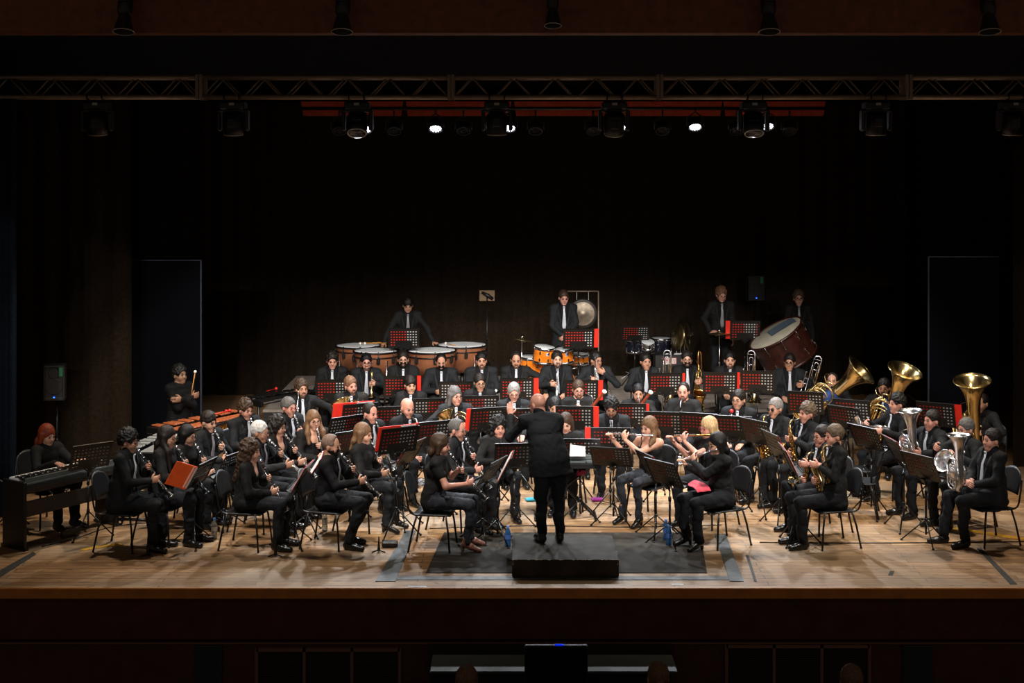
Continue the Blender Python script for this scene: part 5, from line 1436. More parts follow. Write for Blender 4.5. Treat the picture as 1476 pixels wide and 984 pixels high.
b = MB()
for x in (-.07, .07): b.tube(catmull([(x - .03, 0, 0), (x - .045, 0, .22), (x, 0, .30), (x + .045, 0, .22), (x + .03, 0, 0)], 5), .010, 6)
b.box((0, 0, .012), (.30, .16, .024)); b.build('frame', 'chrome', e); e.location = at(984, 0, 23.75); e.location.z = p.z
for px, lab, a in ((976, 'left hand cymbal standing upright on the black case', 66), (992, 'right hand cymbal standing upright on the black case', 112)):
    q = at(px, 484.5, 23.75); c = empty('hand_cymbal', lab, 'cymbal', 'hand cymbals')
    b = MB(); b.lathe([(0, .04), (.04, .037), (.065, .012), (.15, .006), (.225, -.008), (.225, -.012), (.15, .002), (.06, .008), (0, .03)], 40); b.build('plate', 'cymbal', c)
    b = MB(); b.tube(catmull([(0, 0, .04), (.02, 0, .08), (.05, 0, .07), (.02, 0, .04)], 5), .006, 6); b.build('strap', 'plastic', c)
    c.matrix_world = frame(q, (math.sin(R(a)) * (1 if a > 90 else -1), -math.cos(R(70)), .12), (0, 0, 1))
# concert bass drum
p = at(1118, 480, 22.6); n = V((-.52, -.12, .845)).normalized(); Ld = .50
d = drum('concert_bass_drum', 'large mahogany concert bass drum tilted on its stand', p - n * Ld / 2, n, .45, Ld, 'mahog', 'oldskin', 'mahog', 10, 'bass drum', None)
e = empty('bass_drum_stand', 'black frame with wheels under the concert bass drum', 'drum stand', None, (p.x + .12, p.y + .12, .44)); 
b = MB(); c = (p - n * Ld / 2); 
for sx in (-1, 1):
    b.tube([(sx * .50, -.25, .07), (sx * .50, 0, .35), (sx * .47, .05, c.z - .44)], .018, 8); b.tube([(sx * .5, -.3, .07), (sx * .5, .3, .07)], .018, 8)
b.bar((-.5, 0, .12), (.5, 0, .12), .016, 8); b.build('frame', 'metal', e)
for sx in (-1, 1):
    for sy in (-.28, .28): b = MB(); b.torus(.025, .012, 14, 8, 0, frame((sx * .5, sy, .037), (1, 0, 0))); b.build('wheel', 'metal', e)
m = frame(p + n * .012, n, (.80, 0, .5))
e = empty('drum_cloth', 'blue-grey cloth laid over the concert bass drum head', 'cloth'); b = MB()
nx, ny = 10, 8; vs = []
for i in range(nx + 1):
    for j in range(ny + 1):
        x = -.08 + .50 * i / nx; y = -.06 + .27 * j / ny
        z = .004 + .004 * math.sin(9 * x + 4 * y) + (-.10 * max(0, x - .36) / .08 if x > .36 else 0)
        vs.append((x, y, z))
fs = [(i * (ny + 1) + j, (i + 1) * (ny + 1) + j, (i + 1) * (ny + 1) + j + 1, i * (ny + 1) + j + 1) for i in range(nx) for j in range(ny)]
b.raw([V(v) + V((0, 0, .008)) for v in vs] + vs, fs + [tuple(k + len(vs) for k in reversed(q)) for q in fs], 0, True, m)
COL.objects.unlink(e); bpy.data.objects.remove(e)
tag(b.build('drum_cloth', 'cloth'), 'blue-grey cloth laid over the concert bass drum head', 'cloth')
# mallet instruments
def bars_table(name, lab, cat, c, ang, L, w0, w1, H, barmat, n, tubes=True, base=0):
    e = empty(name, lab, cat, 'mallet instruments', (c[0], c[1], base), ang)
    for row in (0, 1):
        b = MB()
        for i in range(n - row):
            if row and i % 7 in (2, 6): continue
            t = (i + .5 + row * .5) / n; x = -L / 2 + L * t; w = (w0 + (w1 - w0) * t) * .5
            b.box((x, -.02 - w / 2 if row == 0 else .03 + w / 2, H + row * .025), (L / n * .8, w, .018), bev=.004)
        o = b.build('bar', barmat, e); o.name = 'natural_bars' if row == 0 else 'sharp_bars'
    b = MB()
    for sx, w in ((-1, w0), (1, w1)):
        b.box((sx * L / 2, 0, H - .03), (.05, w * 1.25, .09), bev=.01)
    b.tube([(-L / 2, -w0 * .58, H - .03), (L / 2, -w1 * .58, H - .03)], .018, 6); b.tube([(-L / 2, w0 * .58, H - .03), (L / 2, w1 * .58, H - .03)], .018, 6); b.bar((-L / 2, 0, .22), (L / 2, 0, .22), .02, 6); b.build('frame', 'metal', e)
    for sx, w in ((-1, w0), (1, w1)):
        b = MB(); b.bar((sx * L / 2, -w * .4, .06), (sx * L / 2, -w * .4, H), .02, 8); b.bar((sx * L / 2, w * .4, .06), (sx * L / 2, w * .4, H), .02, 8); b.bar((sx * L / 2, -w * .55, .08), (sx * L / 2, w * .55, .08), .02, 8)
        for y in (-.5, .5): b.torus(.028, .014, 12, 6, 0, frame((sx * L / 2, y * w, .044), (1, 0, 0)))
        b.build('leg', 'metal', e)
    if tubes:
        b = MB()
        for i in range(n):
            t = (i + .5) / n; x = -L / 2 + L * t
            b.lathe([(L / n * .36, H - .04), (L / n * .36, H - .12 - .38 * (1 - t))], 10, 0, Matrix.Translation((x, -.10, 0)), True, False, True)
        b.build('resonators', 'gold' if barmat == 'woodbar' else 'alu', e)
    return e
bars_table('vibraphone', 'vibraphone with silver bars behind the front-left clarinettists', 'vibraphone', (-4.32, 17.25), R(81), 1.15, .40, .30, .86, 'alu', 22)
bars_table('marimba', 'marimba with rosewood bars in front of the standing percussionist', 'marimba', (-4.02, 18.62), R(57), 1.45, .46, .30, .88, 'woodbar', 24)
bars_table('xylophone', 'dark xylophone at the left end of the riser', 'xylophone', (-3.30, 20.35), R(52), 1.1, .34, .24, .93, 'ebony', 22, tubes=False)
for px, py, Y, l in ((326, 591, 19.1, 'left red mallet ball at the far end of the marimba'), (331, 591, 19.15, 'right red mallet ball at the far end of the marimba'), (398, 566, 20.6, 'red mallet ball on the dark xylophone')):
    b = MB(); b.ball((0, 0, 0), .022, 10); b.bar((0, 0, 0), (-.10, -.25, .004), .004, 5)
    o = b.build('red_mallet', 'redball'); o.location = at(px, py, Y); o.location.z = .925 if px < 390 else .985; tag(o, l, 'mallet', 'red-headed mallets')
# digital piano at the left
A, B_ = V((-5.36, 15.62, 0)), V((-4.62, 16.72, 0)); L = (B_ - A).length; ang = math.atan2(B_.y - A.y, B_.x - A.x)
e = empty('digital_piano', 'dark digital piano with white keys at the far left of the stage', 'digital piano', None, A, ang)      # player on the +y side
b = MB(); b.box((L / 2, .17, .70), (L - .07, .33, .085), bev=.01); b.box((L / 2, .02, .76), (L - .07, .025, .05)); b.build('case', 'kbd', e)
b = MB(); b.box((L / 2, .015, .45), (L - .06, .03, .17)); b.box((L / 2, .02, .665), (L - .06, .03, .10)); b.build('back_rail', 'pianob', e)
for x in (.02, L - .02): b = MB(); b.box((x, .19, .375), (.035, .38, .75), bev=.004); b.box((x, .19, .015), (.05, .42, .03)); b.build('side_panel', 'piano', e)
b = MB()
for i in range(50): b.box((.07 + i * (L - .14) / 50, .255, .752), ((L - .14) / 50 * .9, .16, .02))
b.build('white_keys', 'white_key', e)
b = MB()
for i in range(49):
    if i % 7 not in (2, 6): b.box((.07 + (i + .5) * (L - .14) / 50, .215, .768), ((L - .14) / 50 * .5, .09, .016))
b.build('black_keys', 'ebony', e)
b = MB(); b.box((L / 2, .10, .762), (L - .12, .12, .012)); b.build('control_panel', 'ebony', e)
b = MB()
for x in (-.05, 0, .05): b.box((L / 2 + x, .12, .05), (.025, .10, .012))
b.build('pedals', 'chrome', e); b = MB(); b.box((L / 2, .05, .06), (.25, .05, .09), bev=.01); b.build('pedal_box', 'piano', e)
# keyboard in the centre
p = at(822, 664, 16.95); 
e = empty('keyboard', 'grey stage keyboard in front of the conductor', 'keyboard', None, (.64, 16.95, 0))
b = MB(); b.box((0, .15, .70), (.86, .30, .055), bev=.012); b.box((0, .02, .755), (.86, .05, .065), bev=.012); b.build('case', 'kbd', e)
b = MB(); b.box((0, .01, .665), (.84, .22, .05)); b.build('underside', 'plastic', e)
b = MB()
for i in range(36): b.box((-.4 + i * .0229, .23, .732), (.0205, .13, .016))
b.build('white_keys', 'white_key', e)
b = MB()
for i in range(35):
    if i % 7 not in (2, 6): b.box((-.388 + i * .0229, .20, .744), (.012, .08, .014))
b.build('black_keys', 'ebony', e)
e = empty('keyboard_stand', 'black folding stand under the grey keyboard', 'keyboard stand', None, (.64, 17.1, 0))
for y in (-.06, .06):
    for s in (-1, 1):
        b = MB(); b.bar((-.36 * s, y, .02), (.30 * s, y, .655), .016, 7); b.build('leg', 'metal', e)
b = MB()
for s in (-1, 1): b.bar((s * .36, -.2, .018), (s * .36, .2, .018), .017, 7); b.bar((s * .30, -.15, .65), (s * .30, .15, .65), .014, 7)
b.build('crossbar', 'metal', e)
b = MB(); b.prism([(0, 0), (.19, 0), (.185, .15), (.16, .162), (.01, .155)], 0, .004); o = b.build('sheet_music', 'paper'); o.location = (at(821, 0, 16.9).x, 16.905, .775); o.rotation_euler = (R(-12), 0, 0); tag(o, 'white sheet of music standing on the grey keyboard', 'sheet music')
b = MB()
for i in range(3): b.box((0, .012 * i, .008 * i), (.035, .006, .26), 0, Matrix.Rotation(R(38), 4, 'Y'))
o = b.build('folded_sheet_music', 'paper'); o.location = at(707, 573, 20.85); tag(o, 'folded white sheet music held by the back-row player at the timpani end', 'sheet music')
# cloths, bottles and small things
def cloth_on(px, py, Y, w, l, lab, rz):
    q = at(px, py, Y); b = MB(); vs = []
    for i in range(9):
        for j in range(9):
            x, y = (i / 8 - .5) * w, (j / 8 - .5) * l
            vs.append((x, y, .012 * math.sin(30 * x + 12 * y) - 3.2 * x * x - 1.2 * max(0, -y) ** 1.5))
    fs = [(i * 9 + j, i * 9 + 9 + j, i * 9 + 10 + j, i * 9 + j + 1) for i in range(8) for j in range(8)]
    b.raw([V(v) + V((0, 0, .006)) for v in vs] + vs, fs + [tuple(k + 81 for k in reversed(f)) for f in fs], 0, True)
    o = b.build('cloth', 'pink'); o.location = q; o.rotation_euler = (0, 0, rz); tag(o, lab, 'cloth', 'pink cleaning cloths')
cloth_on(1008, 697, 15.86, .17, .24, 'pink cloth on the knee of the front-row flautist', R(20))
cloth_on(838, 679, 17.0, .11, .14, 'small pink cloth hanging below the grey keyboard', 0)
def bottle(px, py, lab, mat='bottle'):
    q = floor_at(px, py); e = empty('water_bottle', lab, 'bottle', 'water bottles on the floor', q)
    b = MB(); b.lathe([(0, .002), (.030, .002), (.034, .012), (.034, .06), (.031, .07), (.034, .08), (.034, .155), (.026, .185), (.013, .205), (.013, .215)], 16); b.build('body', mat, e)
    b = MB(); b.lathe([(.0150, .212), (.0155, .235), (0, .235)], 12); b.build('cap', 'lblue', e)
    b = MB(); b.lathe([(.0348, .09), (.0348, .14)], 16); b.build('label_band', 'lblue' if mat == 'bottle' else 'paper', e)
bottle(732, 788, 'blue water bottle on the carpet beside the podium')
bottle(964, 786, 'blue water bottle under the front flautist\'s stand')
bottle(960, 778, 'second blue bottle, just behind the one under the flautist\'s stand')
bottle(309, 776, 'clear water bottle by the stand with the orange folder', 'bottle2')
bottle(468, 765, 'clear water bottle behind the stand of the front-row blazer clarinettist', 'bottle2')
for px, py, l in ((213, 801, 'black clarinet peg on the floor before the leftmost clarinettist'), (397, 801, 'black clarinet peg at the feet of the front-row blazer clarinettist'), (546, 795, 'black clarinet peg beside the wide tape strip left of the podium'), (1021, 741, 'black clarinet peg behind the flautists')):
    q = floor_at(px, py); e = empty('clarinet_peg', l, 'instrument peg', 'instrument pegs on the floor', q)
    b = MB(); b.lathe([(0, .17), (.006, .168), (.010, .10), (.016, .03), (.022, .012), (0, .012)], 12); b.build('cone', 'plastic', e)
    for k in range(3):
        a = R(90 + 120 * k); b = MB(); b.bar((0, 0, .02), (.085 * math.cos(a), .085 * math.sin(a), .007), .007, 6); b.build('foot', 'plastic', e)
for px, py, m, l in ((766, 722, 'cyan', 'flat cyan case on the floor left of the conductor'), (861, 722, 'magenta', 'magenta glasses case on the floor under the keyboard')):
    q = floor_at(px, py); b = MB(); b.box((0, 0, .022), (.15, .08, .04), bev=.012); o = b.build('small_case', m); o.location = q; o.rotation_euler = (0, 0, .2); tag(o, l, 'case')
q = floor_at(562, 788); b = MB(); b.box((0, 0, .035), (.17, .11, .06), bev=.012); o = b.build('accessory_box', 'plastic'); o.location = q; tag(o, 'small black box at the foot of the middle stand', 'box')
# empty chairs on the right
for i, (px, py, a, l) in enumerate(((1237, 741, -105, 'empty black chair turned away behind the front saxophonist'), (1228, 722, -95, 'empty black chair behind the other empty chair at right'))):
    q = floor_at(px, py); dup(chair(), TR(q, R(a)), l, 'chair', 'empty chairs')
# speakers
def speaker(px, py, Y, base, lab, rz, w=.28, h=.46):
    p = at(px, py, Y); e = empty('loudspeaker', lab, 'loudspeaker', 'loudspeakers on poles', p, rz)
    b = MB(); b.prism([(-w / 2, -h / 2), (w / 2, -h / 2), (w / 2, h / 2), (-w / 2, h / 2)], 0, .24); b.box((0, -.008, -h / 2 + .02), (w, .03, .04), bev=.008); b.box((0, -.008, h / 2 - .012), (w, .03, .024), bev=.006)
    for s in (-1, 1): b.box((s * (w / 2 - .012), -.008, 0), (.024, .03, h), bev=.006)
    b.build('cabinet', 'speaker', e)
    b = MB(); b.lathe([(0, .03), (.03, .028), (.09, .004), (.105, -.004), (.112, .006), (.112, .012)], 28, 0, frame((0, 0, -.05), (0, 1, 0))); b.build('woofer', 'plastic', e)
    b = MB(); b.lathe([(.02, .03), (.06, .0), (.075, -.004), (.075, .004)], 20, 0, frame((0, 0, .13), (0, 1, 0))); b.build('horn', 'plastic', e)
    b = MB(); b.box((0, -.018, -h / 2 + .045), (.018, .008, .012)); b.build('power_light', 'led_blue', e)
    b = MB(); b.box((w * .33, -.012, h * .32), (.05, .006, .12)); b.build('sticker', 'greensticker', e)
    e2 = empty('speaker_stand', 'black tripod pole under the ' + lab, 'speaker stand', 'speaker poles', (p.x, p.y + .12, base)); tripod(e2, p.z - h / 2 - base, .018, .42, 'metal')
speaker(78, 552, 18.7, 0, 'loudspeaker at the left behind the pianist', R(12), .27, .46)
speaker(1090, 415, 25.0, .44, 'loudspeaker at the back between two percussionists', R(6), .29, .44)
# clip lamp stand behind the timpani
p = at(702, 427, 24.4)
e = empty('lamp_stand', 'thin black pole with a dark clip lamp before a tan card', 'lamp stand', None, (p.x, p.y, .44)); tripod(e, p.z - .44, .010, .30, 'metal')
b = MB(); b.box((0, .03, p.z - .44 + .01), (.26, .006, .18)); b.build('card', 'tanpaper', e)
b = MB(); b.tube([(-.09, 0, p.z - .44 + .07), (.02, 0, p.z - .44 + .01), (.10, 0, p.z - .44 - .045)], [.022, .034, .026], 10); b.build('lamp', 'plastic', e)
# boom microphone stand at the left edge
p = floor_at(22, 765); e = empty('microphone_stand', 'low boom microphone stand cut by the left edge', 'microphone stand', None, p); tripod(e, .55, .012, .3, 'metal')
b = MB(); b.bar((-.35, 0, .66), (.25, 0, .42), .012, 8); b.build('boom', 'chrome', e); b = MB(); b.tube([(-.35, 0, .66), (-.46, 0, .70)], [.024, .028], 10); b.build('microphone', 'pianob', e)
# ---------------------------------------------------------------- stage floor, risers, carpet, tape
m, nt, bs = new_mat('stage_boards'); N, Lk = nt.nodes, nt.links
tc = N.new('ShaderNodeTexCoord'); mp = N.new('ShaderNodeMapping'); Lk.new(tc.outputs['Object'], mp.inputs['Vector'])
br = N.new('ShaderNodeTexBrick'); br.inputs['Scale'].default_value = 1; br.inputs['Brick Width'].default_value = 2.6; br.inputs['Row Height'].default_value = .115; br.inputs['Mortar Size'].default_value = .006; br.offset = .37
br.inputs['Color1'].default_value = (.335, .178, .070, 1); br.inputs['Color2'].default_value = (.50, .295, .125, 1); br.inputs['Mortar'].default_value = (.12, .065, .035, 1); br.inputs['Bias'].default_value = 0
Lk.new(mp.outputs['Vector'], br.inputs['Vector'])
mp2 = N.new('ShaderNodeMapping'); mp2.inputs['Scale'].default_value = (1.2, 14, 1); Lk.new(tc.outputs['Object'], mp2.inputs['Vector'])
ng = N.new('ShaderNodeTexNoise'); ng.inputs['Scale'].default_value = 3; ng.inputs['Detail'].default_value = 8; Lk.new(mp2.outputs['Vector'], ng.inputs['Vector'])
mx = N.new('ShaderNodeMixRGB'); mx.blend_type = 'MULTIPLY'; mx.inputs['Fac'].default_value = .8
rg = N.new('ShaderNodeValToRGB'); rg.color_ramp.elements[0].position = .3; rg.color_ramp.elements[0].color = (.42, .34, .28, 1); rg.color_ramp.elements[1].position = .7; rg.color_ramp.elements[1].color = (1.15, 1.1, 1.05, 1)
Lk.new(ng.outputs['Fac'], rg.inputs['Fac']); Lk.new(br.outputs['Color'], mx.inputs['Color1']); Lk.new(rg.outputs['Color'], mx.inputs['Color2'])
nk = N.new('ShaderNodeTexNoise'); nk.inputs['Scale'].default_value = 7; nk.inputs['Detail'].default_value = 2; mp3 = N.new('ShaderNodeMapping'); mp3.inputs['Scale'].default_value = (1, 2.6, 1); Lk.new(tc.outputs['Object'], mp3.inputs['Vector']); Lk.new(mp3.outputs['Vector'], nk.inputs['Vector'])
rk = N.new('ShaderNodeValToRGB'); rk.color_ramp.elements[0].position = .61; rk.color_ramp.elements[0].color = (0, 0, 0, 1); rk.color_ramp.elements[1].position = .68; rk.color_ramp.elements[1].color = (.75, .75, .75, 1)
Lk.new(nk.outputs['Fac'], rk.inputs['Fac'])
m2 = N.new('ShaderNodeMixRGB'); m2.inputs['Color2'].default_value = (.10, .045, .02, 1); Lk.new(rk.outputs['Color'], m2.inputs['Fac']); Lk.new(mx.outputs['Color'], m2.inputs['Color1'])
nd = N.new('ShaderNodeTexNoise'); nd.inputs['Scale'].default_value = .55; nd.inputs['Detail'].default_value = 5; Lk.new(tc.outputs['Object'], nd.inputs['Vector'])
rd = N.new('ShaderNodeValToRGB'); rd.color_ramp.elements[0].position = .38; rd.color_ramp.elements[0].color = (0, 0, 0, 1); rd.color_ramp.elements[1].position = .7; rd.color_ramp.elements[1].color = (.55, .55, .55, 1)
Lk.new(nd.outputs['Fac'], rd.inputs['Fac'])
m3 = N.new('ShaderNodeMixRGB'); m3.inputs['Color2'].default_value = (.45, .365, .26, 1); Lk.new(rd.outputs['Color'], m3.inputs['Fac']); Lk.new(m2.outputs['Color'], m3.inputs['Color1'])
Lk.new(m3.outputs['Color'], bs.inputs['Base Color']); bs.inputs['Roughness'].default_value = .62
bp = N.new('ShaderNodeBump'); bp.inputs['Strength'].default_value = .25; bp.inputs['Distance'].default_value = .004; Lk.new(br.outputs['Fac'], bp.inputs['Height']); bp.invert = True; Lk.new(bp.outputs['Normal'], bs.inputs['Normal'])
MT['boards'] = m
MT['riserboard'] = M('grey_riser_board', (.30, .255, .22), .75, nscale=5, namt=.25)
MT['riserface'] = M('riser_fascia', (.02, .02, .02), .8)
MT['lip'+'wood'] = M('orange_stage_lip', (.62, .22, .035), .5, nscale=6, namt=.2)
MT['redwall'] = M('dark_red_wall', (.085, .024, .017), .8, nscale=6, namt=.25)
MT['redwall2'] = M('dark_red_panel', (.085, .027, .019), .8, nscale=6, namt=.25)
MT['groove'] = M('groove', (.01, .004, .004), .9)
MT['bluepanel'] = M('blue_black_panel', (.020, .028, .036), .6)
MT['fasciawood'] = M('orange_brown_fascia', (.19, .052, .013), .55, nscale=10, namt=.3)
MT['border'] = M('blue_black_border', (.040, .045, .058), .95, nscale=90, namt=.6)
MT['curtain'] = M('black_curtain', (.024, .0165, .0105), .95, nscale=25, namt=.3, spec=.1)
MT['bluecurtain'] = M('blue_curtain', (.010, .017, .028), .9, nscale=25, namt=.3, spec=.1)
MT['door'] = M('blue_black_flat', (.0012, .0020, .0045), .8, spec=.1)
MT['doorlit'] = M('flat_lit_edge', (.08, .10, .14), .35, .6)
MT['redrefl'] = M('red_reflection', (.42, .05, .015), .8, nscale=12, namt=.2)
MT['grille'] = M('vent_slats', (.018, .017, .015), .7)
MT['grilleframe'] = M('vent_frame', (.20, .10, .075), .6)
MT['counter'] = M('grey_counter', (.022, .027, .024), .7)
MT['audfloor'] = M('hall_floor', (.015, .008, .007), .9)
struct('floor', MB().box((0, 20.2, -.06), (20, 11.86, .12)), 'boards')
struct('trim_1', MB().box((0, 14.255, -.045), (20, .03, .11), bev=.008), 'lipwood')
struct('wall_front', MB().box((0, 14.45, -.30), (20, .36, .42)), 'redwall')
struct('trim_2', MB().box((0, 14.55, -.525), (20, .4, .05)), 'groove')
struct('wall_lower', MB().box((0, 14.45, -.79), (20, .36, .50)), 'redwall2'); struct('trim_5', MB().box((0, 14.26, -.548), (20, .02, .012)), 'grilleframe')
struct('floor_hall', MB().box((0, 8, -1.06), (24, 13.5, .06)), 'audfloor')
def xz(px, py, Y): q = at(px, py, Y); return q.x, q.z
def vent(x0p, x1p, y0p, n, lab):
    x0, z1 = xz(x0p, y0p, 14.25); x1, _ = xz(x1p, y0p, 14.25); z0 = -1.02
    e = empty('air_vent', lab, 'vent', 'vents in the stage front', ((x0 + x1) / 2, 14.255, 0)); W = x1 - x0
    b = MB(); b.box((0, 0, z1 - .015), (W, .04, .03))
    for i in range(n + 1): b.box((-W / 2 + W * i / n, 0, (z0 + z1) / 2), (.03, .04, z1 - z0))
    b.build('frame', 'grilleframe', e)
    for i in range(n):
        b = MB(); k = int((z1 - z0 - .04) / .022)
        for j in range(k): b.box((-W / 2 + W * (i + .5) / n, .005, z1 - .05 - j * .022), (W / n - .035, .012, .013))
        b.build('louvre_panel', 'grille', e)
vent(370, 576, 934, 3, 'three-part louvred vent left in the dark stage front')
vent(1047, 1253, 929, 3, 'three-part louvred vent right in the dark stage front')
for x0, x1, l in ((281, 320, 'narrow blue-black panel left of the left vent'), (1301, 1343, 'narrow blue-black panel right of the right vent')):
    a, z1 = xz(x0, 930, 14.25); c, _ = xz(x1, 930, 14.25); b = MB(); b.box(((a + c) / 2, 14.255, (z1 - 1.02) / 2), (c - a, .03, z1 + 1.02), bev=.004); tag(b.build('stage_front_panel', 'bluepanel'), l, 'panel', 'panels in the stage front')
# dark recess, counter and monitor in front of the stage
b = MB(); a, z1 = xz(617, 927, 14.25); c, _ = xz(968, 927, 14.25); b.box(((a + c) / 2, 14.23, (z1 - 1.02) / 2), (c - a, .03, z1 + 1.02)); tag(b.build('recess_panel', 'grille'), 'wide black panel in the middle of the stage front', 'panel')
q0, q1 = at(620, 967, 13.5), at(976, 967, 13.5)
e = empty('counter', 'low grey counter in front of the stage', 'counter', None, ((q0.x + q1.x) / 2, 13.5, 0)); b = MB(); b.box((0, .2, q0.z), (q1.x - q0.x, .5, .03), bev=.008); b.build('top', 'counter', e); b = MB(); b.box((0, .22, (q0.z - 1.03) / 2 - .008), (q1.x - q0.x - .1, .4, q0.z + 1.03 - .02)); b.build('body', 'audfloor', e)
a, z1 = xz(756, 929, 13.2); c, _ = xz(847, 929, 13.2)
e = empty('monitor', 'black monitor standing before the stage front', 'monitor', None, ((a + c) / 2, 13.2, 0)); b = MB(); b.box((0, 0, z1 - .24), (c - a, .05, .48), bev=.008); b.build('housing', 'plastic', e); b = MB(); b.box((0, -.028, z1 - .245), (c - a - .03, .008, .44)); b.build('screen', 'door', e)
b = MB(); b.box((0, 0, (z1 - .48 - 1.03) / 2), (.12, .06, z1 - .48 + 1.03)); b.box((0, 0, -1.02), (.4, .26, .02)); b.build('foot', 'plastic', e)
b = MB(); b.box((.03, -.02, z1 + .006), (.085, .02, .014), bev=.004); b.build('standby_light', 'led_dim', e)
# risers
def riser(name, x0, x1, y0, y1, z, lab):
    e = empty(name, lab, 'riser', None, ((x0 + x1) / 2, (y0 + y1) / 2, 0)); w, d = x1 - x0, y1 - y0
    b = MB(); n = max(2, round(w / 2))
    for i in range(n): b.box((-w / 2 + w * (i + .5) / n, 0, z - .02), (w / n - .006, d, .04))
    b.build('deck', 'riserboard', e)
    b = MB(); b.box((0, -d / 2 + .02, (z - .04) / 2), (w - .02, .02, z - .04)); 
    for s in (-1, 1): b.box((s * (w / 2 - .02), 0, (z - .04) / 2), (.02, d - .05, z - .04))
    b.build('fascia', 'riserface', e)
riser('low_riser', -3.05, 4.75, 20.72, 21.94, B1, 'low grey platform under the back row of players')
riser('percussion_riser', -3.85, 5.3, 21.96, 25.4, .44, 'higher grey platform carrying the percussion')
# carpet, podium, tape
def flat(name, pts, mat, z, lab, cat, group=None):
    b = MB(); n = len(pts); vs = [(x, y, z) for x, y in pts] + [(x, y, .0005) for x, y in pts]
    b.raw(vs, [tuple(range(n))] + [(i, i + n, (i + 1) % n + n, (i + 1) % n) for i in range(n)])
    return tag(b.build(name, mat), lab, cat, group)
def fl(px, py): q = floor_at(px, py); return (q.x, q.y)
flat('carpet', [fl(614, 826), fl(1019, 826), fl(1009, 768), fl(640, 768)], 'carpet', .008, 'dark grey carpet under and around the podium', 'carpet')
e = empty('podium', 'worn black conductor\'s podium on the carpet', 'podium', None, (.55, 15.11, 0)); b = MB(); b.box((0, 0, .098), (1.10, .96, .176), bev=.006); b.build('box', 'podium', e)
b = MB(); nn = 26
for i in range(nn):
    if random.random() < .5: x = -.545 + 1.09 * i / nn; b.box((x, -.478, .183), (random.uniform(.01, .05), .010, .007))
for i in range(10):
    if random.random() < .5: b.box((random.choice((-.547, .547)), -.45 + .9 * i / 10, .183), (.008, random.uniform(.01, .05), .007))
for s in (-1, 1): b.box((s * .54, -.478, .16), (.02, .008, .05))
b.build('worn_edge', 'podedge', e)
GT = 'tape strips on the boards'
flat('cable_tape', [fl(556, 836), fl(1060, 836), fl(1060, 831), fl(556, 831)], 'tape', .006, 'grey tape strip along the front of the podium carpet', 'tape', GT)
flat('cable_tape', [fl(541, 838), fl(570, 838), fl(600, 765), fl(585, 765)], 'tape', .007, 'wide grey tape strip left of the podium carpet', 'tape', GT)
flat('cable_tape', [fl(1052, 838), fl(1072, 838), fl(1046, 770), fl(1030, 770)], 'tape', .007, 'wide grey tape strip right of the podium carpet', 'tape', GT)
flat('cable_tape', [fl(1087, 838), fl(1091, 838), fl(1079, 800), fl(1075, 800)], 'dtape', .004, 'short brown tape mark right of the wide grey strip', 'tape', GT)
flat('cable_tape', [fl(1408, 790), fl(1414, 790), fl(1466, 842), fl(1456, 842)], 'dtape', .005, 'dark diagonal tape strip at the front right corner', 'tape', GT)
flat('cable_tape', [fl(1280, 829), fl(1287, 829), fl(1289, 823), fl(1283, 823)], 'dtape', .004, 'small square of dark tape at the front right', 'tape', GT)
flat('cable_tape', [fl(0, 832), fl(0, 822), fl(48, 795), fl(52, 799)], 'dtape', .004, 'dark diagonal tape strip at the front left corner', 'tape', GT)
flat('cable_tape', [fl(115, 794), fl(117, 790), fl(172, 783), fl(178, 785)], 'ytape', .004, 'yellow tape mark right of the digital piano', 'tape', GT)
flat('cable_tape', [fl(1368, 762), fl(1372, 759), fl(1476, 775), fl(1476, 779)], 'ytape', .004, 'yellow tape line at the front right', 'tape', GT)
flat('cable_tape', [fl(588, 846), fl(615, 846), fl(615, 844.5), fl(588, 844.5)], 'paper', .003, 'short white tape mark on the front edge, left', 'tape', GT)
flat('cable_tape', [fl(968, 843), fl(985, 843), fl(985, 841.5), fl(968, 841.5)], 'paper', .003, 'short white tape mark on the front edge, right', 'tape', GT)
for k, (pts, l) in enumerate((([(1095, 782), (1240, 783), (1380, 782), (1476, 781)], 'thin black cable across the boards at right'), ([(620, 762), (770, 758), (900, 760), (1040, 757)], 'thin dark cable behind the podium'), ([(60, 788), (110, 776), (160, 760), (230, 752)], 'thin cable beside the digital piano'))):
    b = MB(); b.tube(catmull([(*fl(*q), .006) for q in pts], 6), .006, 6); tag(b.build('floor_cable', 'plastic'), l, 'cable', 'cables on the stage floor')
# ---------------------------------------------------------------- curtains, flats, fascia
def drape(name, x0, x1, y, z0, z1, mat, per=.22, dep=.05, rz=0, nx=None):
    nx = nx or max(8, int((x1 - x0) / per * 8)); b = MB(); vs = []; rr = random.Random(name + str(x0)); ph = [rr.uniform(0, 6) for _ in range(4)]
    zs = np.linspace(z0, z1, 9)
    for i in range(nx + 1):
        x = x0 + (x1 - x0) * i / nx
        for z in zs:
            f = .6 + .4 * (z1 - z) / (z1 - z0)
            vs.append((x, y + dep * f * (math.sin(2 * PI * x / per + ph[0] + 1.2 * math.sin(x * 1.7 + ph[1])) + .5 * math.sin(2 * PI * x / per * .43 + ph[2] + .15 * z)), z))
    k = len(zs); fs = [(i * k + j, (i + 1) * k + j, (i + 1) * k + j + 1, i * k + j + 1) for i in range(nx) for j in range(k - 1)]
    m = len(vs)
    b.raw(vs + [(x, yy + .012, z) for x, yy, z in vs], fs + [tuple(q + m for q in reversed(f)) for f in fs], 0, True)
    return b.build(name, mat)
struct('wall_back', MB().box((0, 26.6, 3), (26, .1, 6.6)), 'curtain')
tag(drape('back_curtain', -6.9, 7.2, 26.0, .0, 5.35, 'curtain', .34, .035), 'black pleated curtain across the back of the stage', 'curtain', 'stage curtains')
